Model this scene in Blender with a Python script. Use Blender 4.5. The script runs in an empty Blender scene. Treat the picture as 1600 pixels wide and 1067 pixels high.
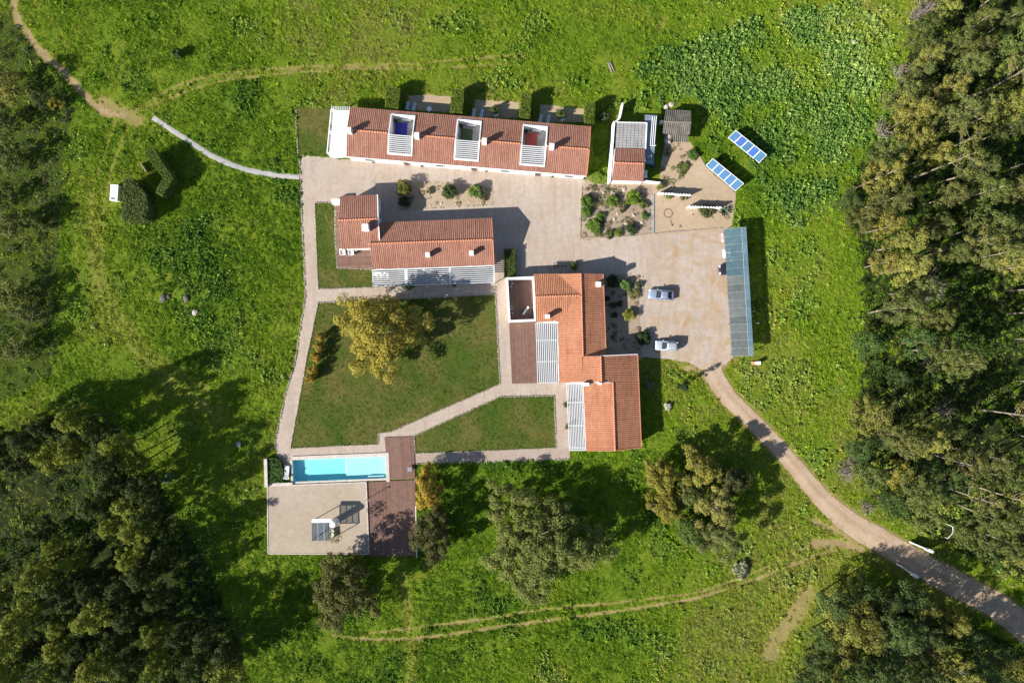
import bpy, bmesh, math, random
import numpy as np
from mathutils import Vector, Matrix, geometry

R = math.radians
rng = np.random.default_rng(7)
rnd = random.Random(11)
SC = bpy.context.scene
COL = SC.collection

# ------------------------------------------------------------------ camera, sky, sun, exposure
S, H = 0.11, 120.0                      # metres per photo pixel on the ground, flying height
cam_d = bpy.data.cameras.new('camera'); cam = bpy.data.objects.new('camera', cam_d); COL.objects.link(cam)
cam.location = (0, 0, H); cam.rotation_euler = (0, 0, 0)
cam_d.sensor_width = 36.0; cam_d.lens = 36.0 * H / (1600 * S); cam_d.clip_end = 6000; cam_d.clip_start = 1
SC.camera = cam
SUN_EL, SUN_DIR = R(30), (0.872, 0.49)   # shadows fall along SUN_DIR
world = bpy.data.worlds.new('World'); SC.world = world; world.use_nodes = True
wn = world.node_tree; wn.nodes.clear()
sky = wn.nodes.new('ShaderNodeTexSky'); sky.sky_type = 'NISHITA'; sky.sun_disc = False
sky.sun_elevation = SUN_EL; sky.sun_rotation = math.atan2(-SUN_DIR[0], -SUN_DIR[1]); sky.air_density = 1.0; sky.dust_density = 0.6
bg = wn.nodes.new('ShaderNodeBackground'); bg.inputs[1].default_value = 0.07
wo = wn.nodes.new('ShaderNodeOutputWorld')
wn.links.new(sky.outputs[0], bg.inputs[0]); wn.links.new(bg.outputs[0], wo.inputs[0])
sun_d = bpy.data.lights.new('sun', 'SUN'); sun_d.energy = 5.0; sun_d.angle = R(0.5); sun_d.color = (1.0, 0.945, 0.86)
sun = bpy.data.objects.new('sun', sun_d); COL.objects.link(sun); sun.location = (-60, -40, 90)
sun.rotation_euler = Vector((SUN_DIR[0] * math.cos(SUN_EL), SUN_DIR[1] * math.cos(SUN_EL), -math.sin(SUN_EL))).to_track_quat('-Z', 'Y').to_euler()
SC.view_settings.view_transform = 'Standard'; SC.view_settings.look = 'None'
SC.view_settings.gamma = 1.0; SC.view_settings.use_curve_mapping = False
SC.view_settings.exposure = 1.0
SC.render.engine = 'CYCLES'
cy = SC.cycles
cy.max_bounces = 5; cy.diffuse_bounces = 2; cy.glossy_bounces = 2; cy.transmission_bounces = 4; cy.transparent_max_bounces = 8
cy.use_denoising = True; cy.caustics_reflective = False; cy.caustics_refractive = False
cy.use_adaptive_sampling = True; cy.adaptive_threshold = 0.02

# ------------------------------------------------------------------ helpers
def W(px, py, z=0.0):
    f = S * (H - z) / H
    return Vector(((px - 800) * f, (533.5 - py) * f, z))
def WP(pts, z=0.0): return [W(x, y, z) for x, y in pts]

def tag(o, label=None, cat=None, group=None, kind=None):
    if label: o['label'] = label
    if cat: o['category'] = cat
    if group: o['group'] = group
    if kind: o['kind'] = kind
    return o
def empty(name, loc, label=None, cat=None, group=None, rz=0.0):
    o = bpy.data.objects.new(name, None); COL.objects.link(o); o.location = loc; o.rotation_euler = (0, 0, rz)
    o.empty_display_size = 0.3
    return tag(o, label, cat, group)
def copy_tree(o, parent=None):
    c = o.copy(); COL.objects.link(c); c.parent = parent
    for ch in list(o.children): copy_tree(ch, c)
    return c
def root_loc(p):
    v = Vector((0, 0, 0))
    while p is not None: v += p.location; p = p.parent
    return v
def mesh_obj(name, verts, faces, mat, parent=None, smooth=False):
    me = bpy.data.meshes.new(name)
    off = root_loc(parent)
    if isinstance(verts, np.ndarray): verts = (verts - np.array(off)).tolist()
    else: verts = [tuple(Vector(v) - off) for v in verts]
    me.from_pydata(verts, [], faces if isinstance(faces, list) else faces.tolist())
    if mat: me.materials.append(mat)
    if smooth: me.polygons.foreach_set('use_smooth', [True] * len(me.polygons))
    me.update()
    o = bpy.data.objects.new(name, me); COL.objects.link(o); o.parent = parent
    return o
def fast_mesh(name, V, Q, mat):
    """V (n,3), Q (m,4) numpy quads -> mesh data"""
    me = bpy.data.meshes.new(name)
    me.vertices.add(len(V)); me.vertices.foreach_set('co', np.ascontiguousarray(V, dtype=np.float32).ravel())
    k = Q.shape[1]
    me.loops.add(Q.size); me.loops.foreach_set('vertex_index', np.ascontiguousarray(Q, dtype=np.int32).ravel())
    me.polygons.add(len(Q)); me.polygons.foreach_set('loop_start', np.arange(0, Q.size, k, dtype=np.int32))
    me.polygons.foreach_set('use_smooth', np.zeros(len(Q), bool))
    me.update(calc_edges=True)
    if mat: me.materials.append(mat)
    return me
def link(name, me, parent=None, loc=(0, 0, 0)):
    o = bpy.data.objects.new(name, me); COL.objects.link(o); o.parent = parent; o.location = loc
    return o

class MB:
    def __init__(s): s.v = []; s.f = []
    def add(s, vs, fs):
        n = len(s.v); s.v += [Vector(v) for v in vs]; s.f += [tuple(i + n for i in f) for f in fs]; return s
    def prism(s, base, top):
        n = len(base); vs = list(base) + list(top)
        fs = [tuple(range(n))[::-1], tuple(range(n, 2 * n))] + [(i, (i + 1) % n, n + (i + 1) % n, n + i) for i in range(n)]
        return s.add(vs, fs)
    def poly(s, pts, z0, z1):
        a = [Vector((p[0], p[1], z0)) for p in pts]; b = [Vector((p[0], p[1], z1)) for p in pts]
        return s.prism(a, b)
    def box(s, c, d, rz=0.0, ry=0.0, rx=0.0):
        m = Matrix.Translation(Vector(c)) @ Matrix.Rotation(rz, 4, 'Z') @ Matrix.Rotation(ry, 4, 'Y') @ Matrix.Rotation(rx, 4, 'X')
        x, y, z = d[0] / 2, d[1] / 2, d[2] / 2
        a = [m @ Vector(p) for p in ((-x, -y, -z), (x, -y, -z), (x, y, -z), (-x, y, -z))]
        b = [m @ Vector(p) for p in ((-x, -y, z), (x, -y, z), (x, y, z), (-x, y, z))]
        return s.prism(a, b)
    def bar(s, p, q, w, h=None):
        """box beam from p to q, width w (horizontal), height h"""
        p, q = Vector(p), Vector(q); h = h or w
        d = (q - p).normalized(); up = Vector((0, 0, 1)) if abs(d.z) < .95 else Vector((1, 0, 0))
        sd = d.cross(up).normalized() * w / 2; u = sd.cross(d).normalized() * h / 2
        return s.prism([p - sd - u, p + sd - u, p + sd + u, p - sd + u], [q - sd - u, q + sd - u, q + sd + u, q - sd + u])
    def tube(s, pts, rad, n=6):
        pts = [Vector(p) for p in pts]; rings = []
        for i, p in enumerate(pts):
            d = (pts[min(i + 1, len(pts) - 1)] - pts[max(i - 1, 0)]).normalized()
            a = d.cross(Vector((0.3, 0.1, 1)) if abs(d.z) < .9 else Vector((1, 0, 0))).normalized(); b = d.cross(a)
            r = rad[i] if isinstance(rad, (list, tuple)) else rad
            rings.append([p + (a * math.cos(2 * math.pi * k / n) + b * math.sin(2 * math.pi * k / n)) * r for k in range(n)])
        vs = [v for r in rings for v in r]; fs = []
        for i in range(len(rings) - 1):
            for k in range(n): fs.append((i * n + k, i * n + (k + 1) % n, (i + 1) * n + (k + 1) % n, (i + 1) * n + k))
        fs.append(tuple(range(n))[::-1]); fs.append(tuple(range((len(rings) - 1) * n, len(rings) * n)))
        return s.add(vs, fs)
    def build(s, name, mat, parent=None, smooth=False): return mesh_obj(name, s.v, s.f, mat, parent, smooth)

# ------------------------------------------------------------------ materials
def nodes_of(name):
    m = bpy.data.materials.new(name); m.use_nodes = True; nt = m.node_tree; nt.nodes.clear()
    out = nt.nodes.new('ShaderNodeOutputMaterial'); b = nt.nodes.new('ShaderNodeBsdfPrincipled')
    nt.links.new(b.outputs[0], out.inputs[0])
    return m, nt, b, out
def noise(nt, vec, scale, detail=4, rough=.6, dist=0.0):
    n = nt.nodes.new('ShaderNodeTexNoise'); n.inputs['Scale'].default_value = scale; n.inputs['Detail'].default_value = detail
    n.inputs['Roughness'].default_value = rough; n.inputs['Distortion'].default_value = dist
    nt.links.new(vec, n.inputs['Vector']); return n.outputs['Fac']
def ramp(nt, fac, stops):
    r = nt.nodes.new('ShaderNodeValToRGB'); e = r.color_ramp.elements
    while len(e) < len(stops): e.new(0.5)
    for k, (p, c) in enumerate(stops):
        e[k].position = p; e[k].color = (*c, 1) if len(c) == 3 else c
    nt.links.new(fac, r.inputs[0]); return r.outputs['Color']
def mixc(nt, fac, a, b, mode='MIX'):
    m = nt.nodes.new('ShaderNodeMix'); m.data_type = 'RGBA'; m.blend_type = mode
    for k, v in ((0, fac), (6, a), (7, b)):
        if isinstance(v, (int, float)): m.inputs[k].default_value = v
        elif isinstance(v, tuple): m.inputs[k].default_value = (*v, 1) if len(v) == 3 else v
        else: nt.links.new(v, m.inputs[k])
    return m.outputs[2]
def mathn(nt, op, a, b=0.0, clamp=False):
    m = nt.nodes.new('ShaderNodeMath'); m.operation = op; m.use_clamp = clamp
    for k, v in ((0, a), (1, b)):
        if isinstance(v, (int, float)): m.inputs[k].default_value = v
        else: nt.links.new(v, m.inputs[k])
    return m.outputs[0]
def bump(nt, b, h, strength, dist=0.05):
    n = nt.nodes.new('ShaderNodeBump'); n.inputs['Strength'].default_value = strength; n.inputs['Distance'].default_value = dist
    nt.links.new(h, n.inputs['Height']); nt.links.new(n.outputs[0], b.inputs['Normal'])
def pos(nt): return nt.nodes.new('ShaderNodeNewGeometry').outputs['Position']
def objc(nt): return nt.nodes.new('ShaderNodeTexCoord').outputs['Object']
def mat_multi(name, stops, scale, rough=.8, fine=None, fine_amt=.25, bmp=0.0, spec=.3, metallic=0.0, world=True, detail=5):
    """base colour from one broad noise ramp, multiplied by fine grain"""
    m, nt, b, out = nodes_of(name); v = pos(nt) if world else objc(nt)
    c = ramp(nt, noise(nt, v, scale, detail), stops)
    if fine:
        f = noise(nt, v, fine, 3, .7)
        g = ramp(nt, f, [(.25, (1 - fine_amt,) * 3), (.75, (1 + fine_amt * .6,) * 3)])
        c = mixc(nt, 1.0, c, g, 'MULTIPLY')
        if bmp: bump(nt, b, f, bmp)
    nt.links.new(c, b.inputs['Base Color']); b.inputs['Roughness'].default_value = rough
    b.inputs['Specular IOR Level'].default_value = spec; b.inputs['Metallic'].default_value = metallic
    return m
def plain(name, c, rough=.6, var=.12, scale=1.5, spec=.4, metallic=0.0):
    a = tuple(x * (1 - var) for x in c); d = tuple(min(1, x * (1 + var)) for x in c)
    return mat_multi(name, [(.3, a), (.7, d)], scale, rough, spec=spec, metallic=metallic)

def leaf_mat(name, use='object', trans=.2):
    m, nt, b, out = nodes_of(name)
    if use == 'object':
        oi = nt.nodes.new('ShaderNodeObjectInfo'); col = oi.outputs['Color']
    else:
        at = nt.nodes.new('ShaderNodeAttribute'); at.attribute_type = 'INSTANCER'; at.attribute_name = 'tint'; col = at.outputs['Color']
    f = noise(nt, pos(nt), 1.1, 3, .6)
    g = ramp(nt, f, [(.3, (.62, .68, .7)), (.55, (1, 1, 1)), (.75, (1.35, 1.25, 1.0))])
    c = mixc(nt, 1.0, col, g, 'MULTIPLY')
    f2 = noise(nt, pos(nt), 7.0, 2, .6)
    c = mixc(nt, 1.0, c, ramp(nt, f2, [(.3, (.7, .7, .7)), (.7, (1.3, 1.3, 1.25))]), 'MULTIPLY')
    nt.links.new(c, b.inputs['Base Color']); b.inputs['Roughness'].default_value = .65; b.inputs['Specular IOR Level'].default_value = .10
    t = nt.nodes.new('ShaderNodeBsdfTranslucent'); nt.links.new(c, t.inputs[0])
    mx = nt.nodes.new('ShaderNodeMixShader'); mx.inputs[0].default_value = trans
    nt.links.new(b.outputs[0], mx.inputs[1]); nt.links.new(t.outputs[0], mx.inputs[2]); nt.links.new(mx.outputs[0], out.inputs[0])
    return m
LEAF = leaf_mat('leaf'); LEAF_I = leaf_mat('leaf_tuft', 'inst', .14)
BARK = mat_multi('bark', [(.3, (.10, .075, .055)), (.7, (.22, .18, .14))], 1.5, .9, 9, .3)
PALE_BARK = mat_multi('pale_bark', [(.3, (.19, .15, .115)), (.7, (.34, .28, .22))], 1.2, .85, 8, .3)
TWIG = mat_multi('twig', [(.3, (.17, .14, .115)), (.7, (.30, .26, .225))], 2, .9)
WHITE = mat_multi('white_render', [(.3, (.70, .69, .67)), (.65, (.80, .80, .79))], .5, .7, 6, .05)
WPAINT = plain('white_paint', (.80, .80, .80), .45, .03)
COPING = mat_multi('stone_coping', [(.3, (.44, .39, .34)), (.7, (.58, .53, .47))], 1.2, .8, 9, .2)
CONC = mat_multi('concrete', [(.3, (.25, .245, .24)), (.7, (.36, .355, .345))], .8, .85, 9, .22)
SHADE_PAVE = mat_multi('paving', [(.3, (.085, .09, .10)), (.7, (.125, .13, .14))], .8, .85, 9, .22)  # darkened blue-grey, painting in the shade below the pergola slats
DARKMETAL = plain('dark_metal', (.05, .05, .055), .45)
GREYMETAL = plain('grey_metal', (.32, .34, .36), .4, .1, metallic=.5)
STONE = mat_multi('stone', [(.3, (.30, .26, .22)), (.7, (.55, .5, .44))], 2.5, .9, 9, .3)
CHROME = plain('alloy', (.55, .56, .58), .3, .05, metallic=.9)
RUBBER = plain('rubber', (.02, .02, .02), .8)

def tile_mat(name='terracotta', tone=(1, 1, 1)):
    m, nt, b, out = nodes_of(name); p = pos(nt)
    c = ramp(nt, noise(nt, p, .22, 4), [(.3, (.37, .175, .105)), (.5, (.425, .205, .125)), (.72, (.465, .24, .155))])
    # weathered streaks and single darker / paler tiles
    f = noise(nt, p, 2.6, 3, .7)
    c = mixc(nt, 1.0, c, ramp(nt, f, [(.25, (.82, .79, .77)), (.5, (1, 1, 1)), (.78, (1.12, 1.11, 1.10))]), 'MULTIPLY')
    vo = nt.nodes.new('ShaderNodeTexVoronoi'); vo.inputs['Scale'].default_value = 3.2; nt.links.new(p, vo.inputs['Vector'])
    sp = nt.nodes.new('ShaderNodeSeparateColor'); nt.links.new(vo.outputs['Color'], sp.inputs[0])
    c = mixc(nt, 1.0, c, ramp(nt, sp.outputs[0], [(.1, (.90, .89, .88)), (.5, (1, 1, 1)), (.9, (1.06, 1.05, 1.04))]), 'MULTIPLY')
    ch = nt.nodes.new('ShaderNodeAttribute'); ch.attribute_name = 'channel'      # channels painted darker: shade stripes between barrels, besides dirt and lichen
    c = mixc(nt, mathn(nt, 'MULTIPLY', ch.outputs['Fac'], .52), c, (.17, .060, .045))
    st = nt.nodes.new('ShaderNodeMapping'); st.inputs['Scale'].default_value = (1.6, .22, 1); nt.links.new(p, st.inputs['Vector'])
    c = mixc(nt, 1.0, c, ramp(nt, noise(nt, st.outputs[0], 1.0, 4, .65), [(.3, (.80, .78, .76)), (.5, (1, 1, 1)), (.7, (1.10, 1.09, 1.06))]), 'MULTIPLY')
    li = ramp(nt, noise(nt, p, .9, 7, .8), [(.60, (0, 0, 0)), (.72, (1, 1, 1))])
    c = mixc(nt, mathn(nt, 'MULTIPLY', li, .35), c, (.20, .17, .12))
    c = mixc(nt, 1.0, c, tone, 'MULTIPLY')
    nt.links.new(c, b.inputs['Base Color']); b.inputs['Roughness'].default_value = .85; b.inputs['Specular IOR Level'].default_value = .15
    return m
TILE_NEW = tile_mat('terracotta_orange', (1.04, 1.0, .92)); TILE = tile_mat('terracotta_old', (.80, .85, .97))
RIDGE = mat_multi('ridge_tile', [(.3, (.46, .18, .10)), (.7, (.56, .24, .14))], 1.5, .8, 7, .15)
def wood_mat(name, a, c):
    m, nt, b, out = nodes_of(name); oi = nt.nodes.new('ShaderNodeObjectInfo')
    base = mixc(nt, oi.outputs['Random'], a, c)
    f = noise(nt, pos(nt), 1.2, 5, .65)
    base = mixc(nt, 1.0, base, ramp(nt, f, [(.3, (.8, .8, .8)), (.7, (1.18, 1.16, 1.14))]), 'MULTIPLY')
    nt.links.new(base, b.inputs['Base Color']); b.inputs['Roughness'].default_value = .7; b.inputs['Specular IOR Level'].default_value = .25
    return m
DECK = wood_mat('deck_wood', (.175, .098, .075), (.245, .145, .112))

def gravel_mat(name, stops, dirt=None, stones=0.0):
    m, nt, b, out = nodes_of(name); p = pos(nt)
    c = ramp(nt, noise(nt, p, .11, 5, .6), stops)
    f = noise(nt, p, 1.3, 6, .7)
    c = mixc(nt, 1.0, c, ramp(nt, f, [(.25, (.84, .83, .82)), (.7, (1.1, 1.09, 1.08))]), 'MULTIPLY')
    f2 = noise(nt, p, 9, 3, .8)
    c = mixc(nt, 1.0, c, ramp(nt, f2, [(.2, (.82, .81, .80)), (.8, (1.14, 1.14, 1.14))]), 'MULTIPLY')
    if dirt:
        mp = nt.nodes.new('ShaderNodeMapping'); mp.inputs['Scale'].default_value = (1.1, .16, 1); mp.inputs['Rotation'].default_value = (0, 0, .2); nt.links.new(p, mp.inputs['Vector'])
        c = mixc(nt, 1.0, c, ramp(nt, noise(nt, mp.outputs[0], 1.0, 5, .6, .8), [(.32, (.88, .87, .86)), (.5, (1, 1, 1)), (.72, (1.06, 1.05, 1.04))]), 'MULTIPLY')
        st = ramp(nt, noise(nt, p, .8, 7, .75), [(.64, (0, 0, 0)), (.74, (1, 1, 1))])
        c = mixc(nt, mathn(nt, 'MULTIPLY', st, .30), c, (.20, .165, .135))
        d = ramp(nt, noise(nt, p, .42, 8, .72, .6), [(.47, (0, 0, 0)), (.66, (1, 1, 1))])
        sx = nt.nodes.new('ShaderNodeSeparateXYZ'); nt.links.new(p, sx.inputs[0])
        zone = mathn(nt, 'MULTIPLY', mathn(nt, 'SUBTRACT', sx.outputs[0], 20.0), .16, True)
        # car park (x > 20 m) is scuffed with dry grass and ochre earth
        k = mathn(nt, 'MULTIPLY', d, mathn(nt, 'ADD', mathn(nt, 'MULTIPLY', zone, .75), .06), True)
        c = mixc(nt, k, c, dirt)
    if stones:
        d = ramp(nt, noise(nt, p, 3.4, 4, .8), [(.60, (0, 0, 0)), (.68, (1, 1, 1))])
        c = mixc(nt, mathn(nt, 'MULTIPLY', d, stones), c, (.22, .17, .11))
    nt.links.new(c, b.inputs['Base Color']); b.inputs['Roughness'].default_value = .95; b.inputs['Specular IOR Level'].default_value = .1
    bump(nt, b, f2, .35, .06)
    return m
YARD = gravel_mat('yard_gravel', [(.3, (.375, .298, .235)), (.5, (.400, .335, .283)), (.7, (.420, .362, .320))], (.34, .225, .105))
PATHM = gravel_mat('path_gravel', [(.3, (.33, .26, .215)), (.7, (.375, .312, .27))])
BEDM = gravel_mat('bed_gravel', [(.3, (.33, .25, .17)), (.7, (.41, .325, .235))], stones=.55)
SAND = gravel_mat('sand', [(.3, (.35, .265, .18)), (.7, (.43, .335, .235))], stones=.3)
SOIL = gravel_mat('garden_soil', [(.3, (.25, .19, .135)), (.5, (.34, .265, .20)), (.7, (.41, .335, .265))], stones=.6)
GREYPATH = gravel_mat('grey_gravel', [(.3, (.30, .295, .29)), (.7, (.40, .39, .385))])
ROOFGRAVEL = gravel_mat('roof_gravel', [(.3, (.34, .28, .215)), (.7, (.40, .345, .28))], stones=.45)
def road_mat():
    m, nt, b, out = nodes_of('dirt_road'); p = pos(nt)
    c = ramp(nt, noise(nt, p, .25, 5, .6), [(.3, (.33, .225, .145)), (.5, (.39, .285, .195)), (.72, (.43, .335, .245))])
    c = mixc(nt, 1.0, c, ramp(nt, noise(nt, p, 1.6, 6, .7, .5), [(.3, (.78, .76, .74)), (.7, (1.12, 1.12, 1.1))]), 'MULTIPLY')
    at = nt.nodes.new('ShaderNodeAttribute'); at.attribute_name = 'rut'
    c = mixc(nt, mathn(nt, 'MULTIPLY', at.outputs['Fac'], .55), c, (.41, .325, .245))
    nt.links.new(c, b.inputs['Base Color']); b.inputs['Roughness'].default_value = .95; b.inputs['Specular IOR Level'].default_value = .08
    bump(nt, b, noise(nt, p, 5, 4, .7), .5, .08)
    return m
ROAD = road_mat()
def lawn_mat():
    m, nt, b, out = nodes_of('lawn'); p = pos(nt)
    c = ramp(nt, noise(nt, p, .16, 4, .55, .4), [(.33, (.050, .088, .012)), (.48, (.078, .094, .018)), (.60, (.115, .105, .030)), (.78, (.080, .098, .018))])
    f = noise(nt, p, 2.2, 6, .75)
    c = mixc(nt, 1.0, c, ramp(nt, f, [(.25, (.66, .7, .6)), (.5, (1, 1, 1)), (.75, (1.35, 1.28, 1.3))]), 'MULTIPLY')
    d = ramp(nt, noise(nt, p, .75, 7, .75), [(.62, (0, 0, 0)), (.74, (1, 1, 1))])
    c = mixc(nt, mathn(nt, 'MULTIPLY', d, .5), c, (.17, .135, .062))
    nt.links.new(c, b.inputs['Base Color']); b.inputs['Roughness'].default_value = .9; b.inputs['Specular IOR Level'].default_value = .1
    bump(nt, b, noise(nt, p, 6, 3, .8), .8, .12)
    return m
LAWN = lawn_mat()

# ------------------------------------------------------------------ layout of the ground (photo pixels)
COMPOUND = [(468,242),(541,249),(915,281),(909,300),(905,376),(1012,367),(1128,357),(1143,360),(1147,556),(1134,568),(1118,580),(1096,577),(1075,566),(1037,560),(1003,558),
            (960,600),(905,650),(890,704),(891,717),(770,721),(648,724),(600,727),(440,730),(428,697),(447,612),(461,565),(477,461),(475,420),(470,330)]
SERVICE = [(903,376),(909,292),(918,281),(940,284),(1030,285),(1032,255),(1040,220),(1078,222),(1095,246),(1104,262),(1150,302),(1146,340),(1143,361),(1012,368)]
ROADL = [(1112,568),(1118,590),(1140,622),(1165,647),(1208,690),(1246,733),(1284,778),(1331,818),(1389,852),(1446,886),(1493,912),(1550,942),(1600,978),(1690,1050)]
ROADW = [32,28,26,26,25,25,29,36,38,38,40,40,42,46]
GPATH = [(239,184),(262,199),(285,214),(330,243),(380,264),(430,274),(468,277)]
NPATCH = [[(637,150),(672,148),(706,152),(704,176),(636,172)],[(742,156),(812,159),(810,185),(738,182)],[(845,163),(916,171),(912,192),(842,190)]]
POOLROOF = [(418.7,758.6),(572.8,752.7),(577,864.8),(419.7,863.9)]
DECKPOOL = [(600.7,682.8),(647,681.2),(650,868),(577,868),(573,752),(607,751)]
LAWN1 = [(497,473),(774,460.5),(779,565),(781,600),(674.6,646.5),(610,675),(591,677.5),(591,694),(453.5,700.5),(467,628),(480,555)]
LAWN2 = [(780,620),(866,618),(868.5,700),(649,708.4),(647,681)]
LAWN3 = [(491.5,317),(523.5,316.5),(524,380),(527,419),(582,421),(585,449),(497,452)]
LAWN4 = [(462,170),(516,169),(511,241),(466,241)]
# dirt and tracks in the field: (points, half width px, strength)
TRACKS = [
 ([(18,-20),(28,30),(50,62),(75,92),(110,124),(140,158),(165,175),(195,182)], 6, 1.1),
 ([(160,160),(190,178),(215,188)], 13, .75), ([(55,0),(80,35),(110,80),(130,120)], 4, .45),
 ([(200,178),(250,148),(300,126),(400,110),(520,103),(640,100),(760,90),(815,86)], 2.6, .75),
 ([(200,180),(260,156),(320,134),(400,119),(520,110),(640,107),(760,103),(800,98)], 2.4, .75),
 ([(740,92),(812,86)], 2.5, .5), ([(720,105),(800,99)], 2.5, .5),
 ([(180,190),(158,250),(142,320),(143,400),(165,480),(205,545),(262,590),(330,640)], 3.2, .62),
 ([(200,196),(172,270),(160,350),(160,420),(182,480),(220,535),(280,580),(345,620)], 3.2, .6),
 ([(150,330),(150,420),(172,490),(215,545),(270,600),(340,650)], 20, .42), ([(225,172),(300,132),(400,114),(520,107),(640,104)], 11, .36),
 ([(120,300),(118,400),(140,480),(180,540)], 3, .5),
 ([(575,990),(621,984),(700,975),(780,963),(850,952),(1000,937),(1099,923),(1194,888),(1265,854),(1318,846)], 2.7, .85),
 ([(520,992),(569,998),(655,997),(775,980),(887,965),(1000,949),(1094,933),(1203,897),(1289,864),(1340,855)], 3.0, .92),
 ([(1270,850),(1310,850),(1345,858)], 9, .9), ([(1275,815),(1310,830),(1330,838)], 8, .9),
 ([(629,905),(634,940),(640,985)], 11, .5), ([(644,1000),(642,1040),(640,1090)], 14, .42),
 ([(1204,420),(1212,500),(1222,560),(1238,630),(1243,700)], 2.0, .6), ([(1222,420),(1228,500),(1240,560),(1252,630),(1256,700)], 2.0, .6),
 ([(1262,925),(1240,965),(1212,1000),(1205,1025)], 20, .75), ([(1190,960),(1215,940),(1260,930)], 14, .4),
 ([(1037,30),(1030,42)], 10, .5), ([(900,20),(960,15),(1010,28)], 16, .28), ([(650,15),(700,20)], 14, .22),
 ([(1073,577),(1100,573),(1132,568)], 6, .9), ([(1060,566),(1100,585),(1120,610)], 12, .55), ([(1130,375),(1140,470),(1146,560)], 10, .7),
 ([(1360,60),(1420,20),(1440,0)], 14, .3), ([(1300,880),(1345,862),(1420,905),(1480,935),(1560,965)], 10, .55),
 ([(920,282),(1025,290)], 6, .9), ([(200,180),(215,230),(235,270)], 14, .25), ([(215,250),(240,300)], 10, .3)]
WOODS_R = [(1452,-60),(1440,0),(1402,70),(1400,120),(1362,205),(1312,275),(1300,335),(1325,400),(1332,450),(1330,520),(1330,580),(1318,640),(1318,700),(1322,745),(1365,795),(1440,840),(1500,872),(1560,900),(1660,960),(1660,-60)]
WOODS_B = [(1225,1110),(1250,1050),(1282,985),(1318,925),(1360,915),(1420,925),(1480,950),(1540,985),(1600,1015),(1660,1060),(1660,1110)]
WOODS_L = [(-60,690),(30,680),(110,650),(165,672),(215,725),(245,785),(280,840),(315,910),(345,985),(365,1050),(365,1110),(-60,1110)]
SCRUB_L = [(-60,20),(25,20),(70,100),(118,160),(100,260),(92,380),(90,500),(80,585),(20,620),(-60,640)]
LUSH = [(985,100),(1080,60),(1200,30),(1330,0),(1400,50),(1400,120),(1350,210),(1300,300),(1240,350),(1190,340),(1180,270),(1160,220),(1100,160),(1000,150)]
LUSH2 = [(200,345),(290,345),(330,330),(390,400),(370,520),(320,590),(270,480),(210,430)]

def inside(poly, X, Y):
    r = np.zeros(X.shape, bool); n = len(poly)
    for i in range(n):
        x0, y0 = poly[i][:2]; x1, y1 = poly[(i + 1) % n][:2]
        if y0 == y1: continue
        c = ((y0 > Y) != (y1 > Y)) & (X < (x1 - x0) * (Y - y0) / (y1 - y0) + x0)
        r ^= c
    return r
def pdist(pts, X, Y):
    d = np.full(X.shape, 1e9)
    for (x0, y0), (x1, y1) in zip(pts[:-1], pts[1:]):
        vx, vy = x1 - x0, y1 - y0; L = vx * vx + vy * vy
        t = np.clip(((X - x0) * vx + (Y - y0) * vy) / L, 0, 1)
        d = np.minimum(d, np.hypot(X - x0 - t * vx, Y - y0 - t * vy))
    return d
def smooth_poly(pts, n=8):
    P = [np.array(p, float) for p in pts]; P = [2 * P[0] - P[1]] + P + [2 * P[-1] - P[-2]]; out = []
    for i in range(1, len(P) - 2):
        for k in range(n):
            t = k / n
            out.append(tuple(.5 * (2 * P[i] + (P[i + 1] - P[i - 1]) * t + (2 * P[i - 1] - 5 * P[i] + 4 * P[i + 1] - P[i + 2]) * t * t + (-P[i - 1] + 3 * P[i] - 3 * P[i + 1] + P[i + 2]) * t ** 3)))
    out.append(tuple(P[-2])); return out
_lat = rng.random((256, 256))
def vnoise(X, Y, scale, seed=0):
    x = X * scale + seed * 17.3; y = Y * scale + seed * 7.9
    xi = np.floor(x).astype(int); yi = np.floor(y).astype(int); fx = x - xi; fy = y - yi
    fx = fx * fx * (3 - 2 * fx); fy = fy * fy * (3 - 2 * fy)
    g = lambda a, b: _lat[a % 256, b % 256]
    return (g(xi, yi) * (1 - fx) + g(xi + 1, yi) * fx) * (1 - fy) + (g(xi, yi + 1) * (1 - fx) + g(xi + 1, yi + 1) * fx) * fy
def fbm(X, Y, scale, seed=0, o=4):
    s = 0; a = 1; t = 0
    for k in range(o): s = s + a * vnoise(X, Y, scale * 2 ** k, seed + k); t += a; a *= .55
    return s / t
ROADC = smooth_poly(ROADL, 6)
_cum = np.linspace(0, len(ROADL) - 1, len(ROADC)); ROADCW = np.interp(_cum, range(len(ROADL)), ROADW)
TRACKS = [(smooth_poly(t, 5), w, k) for t, w, k in TRACKS]

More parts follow.
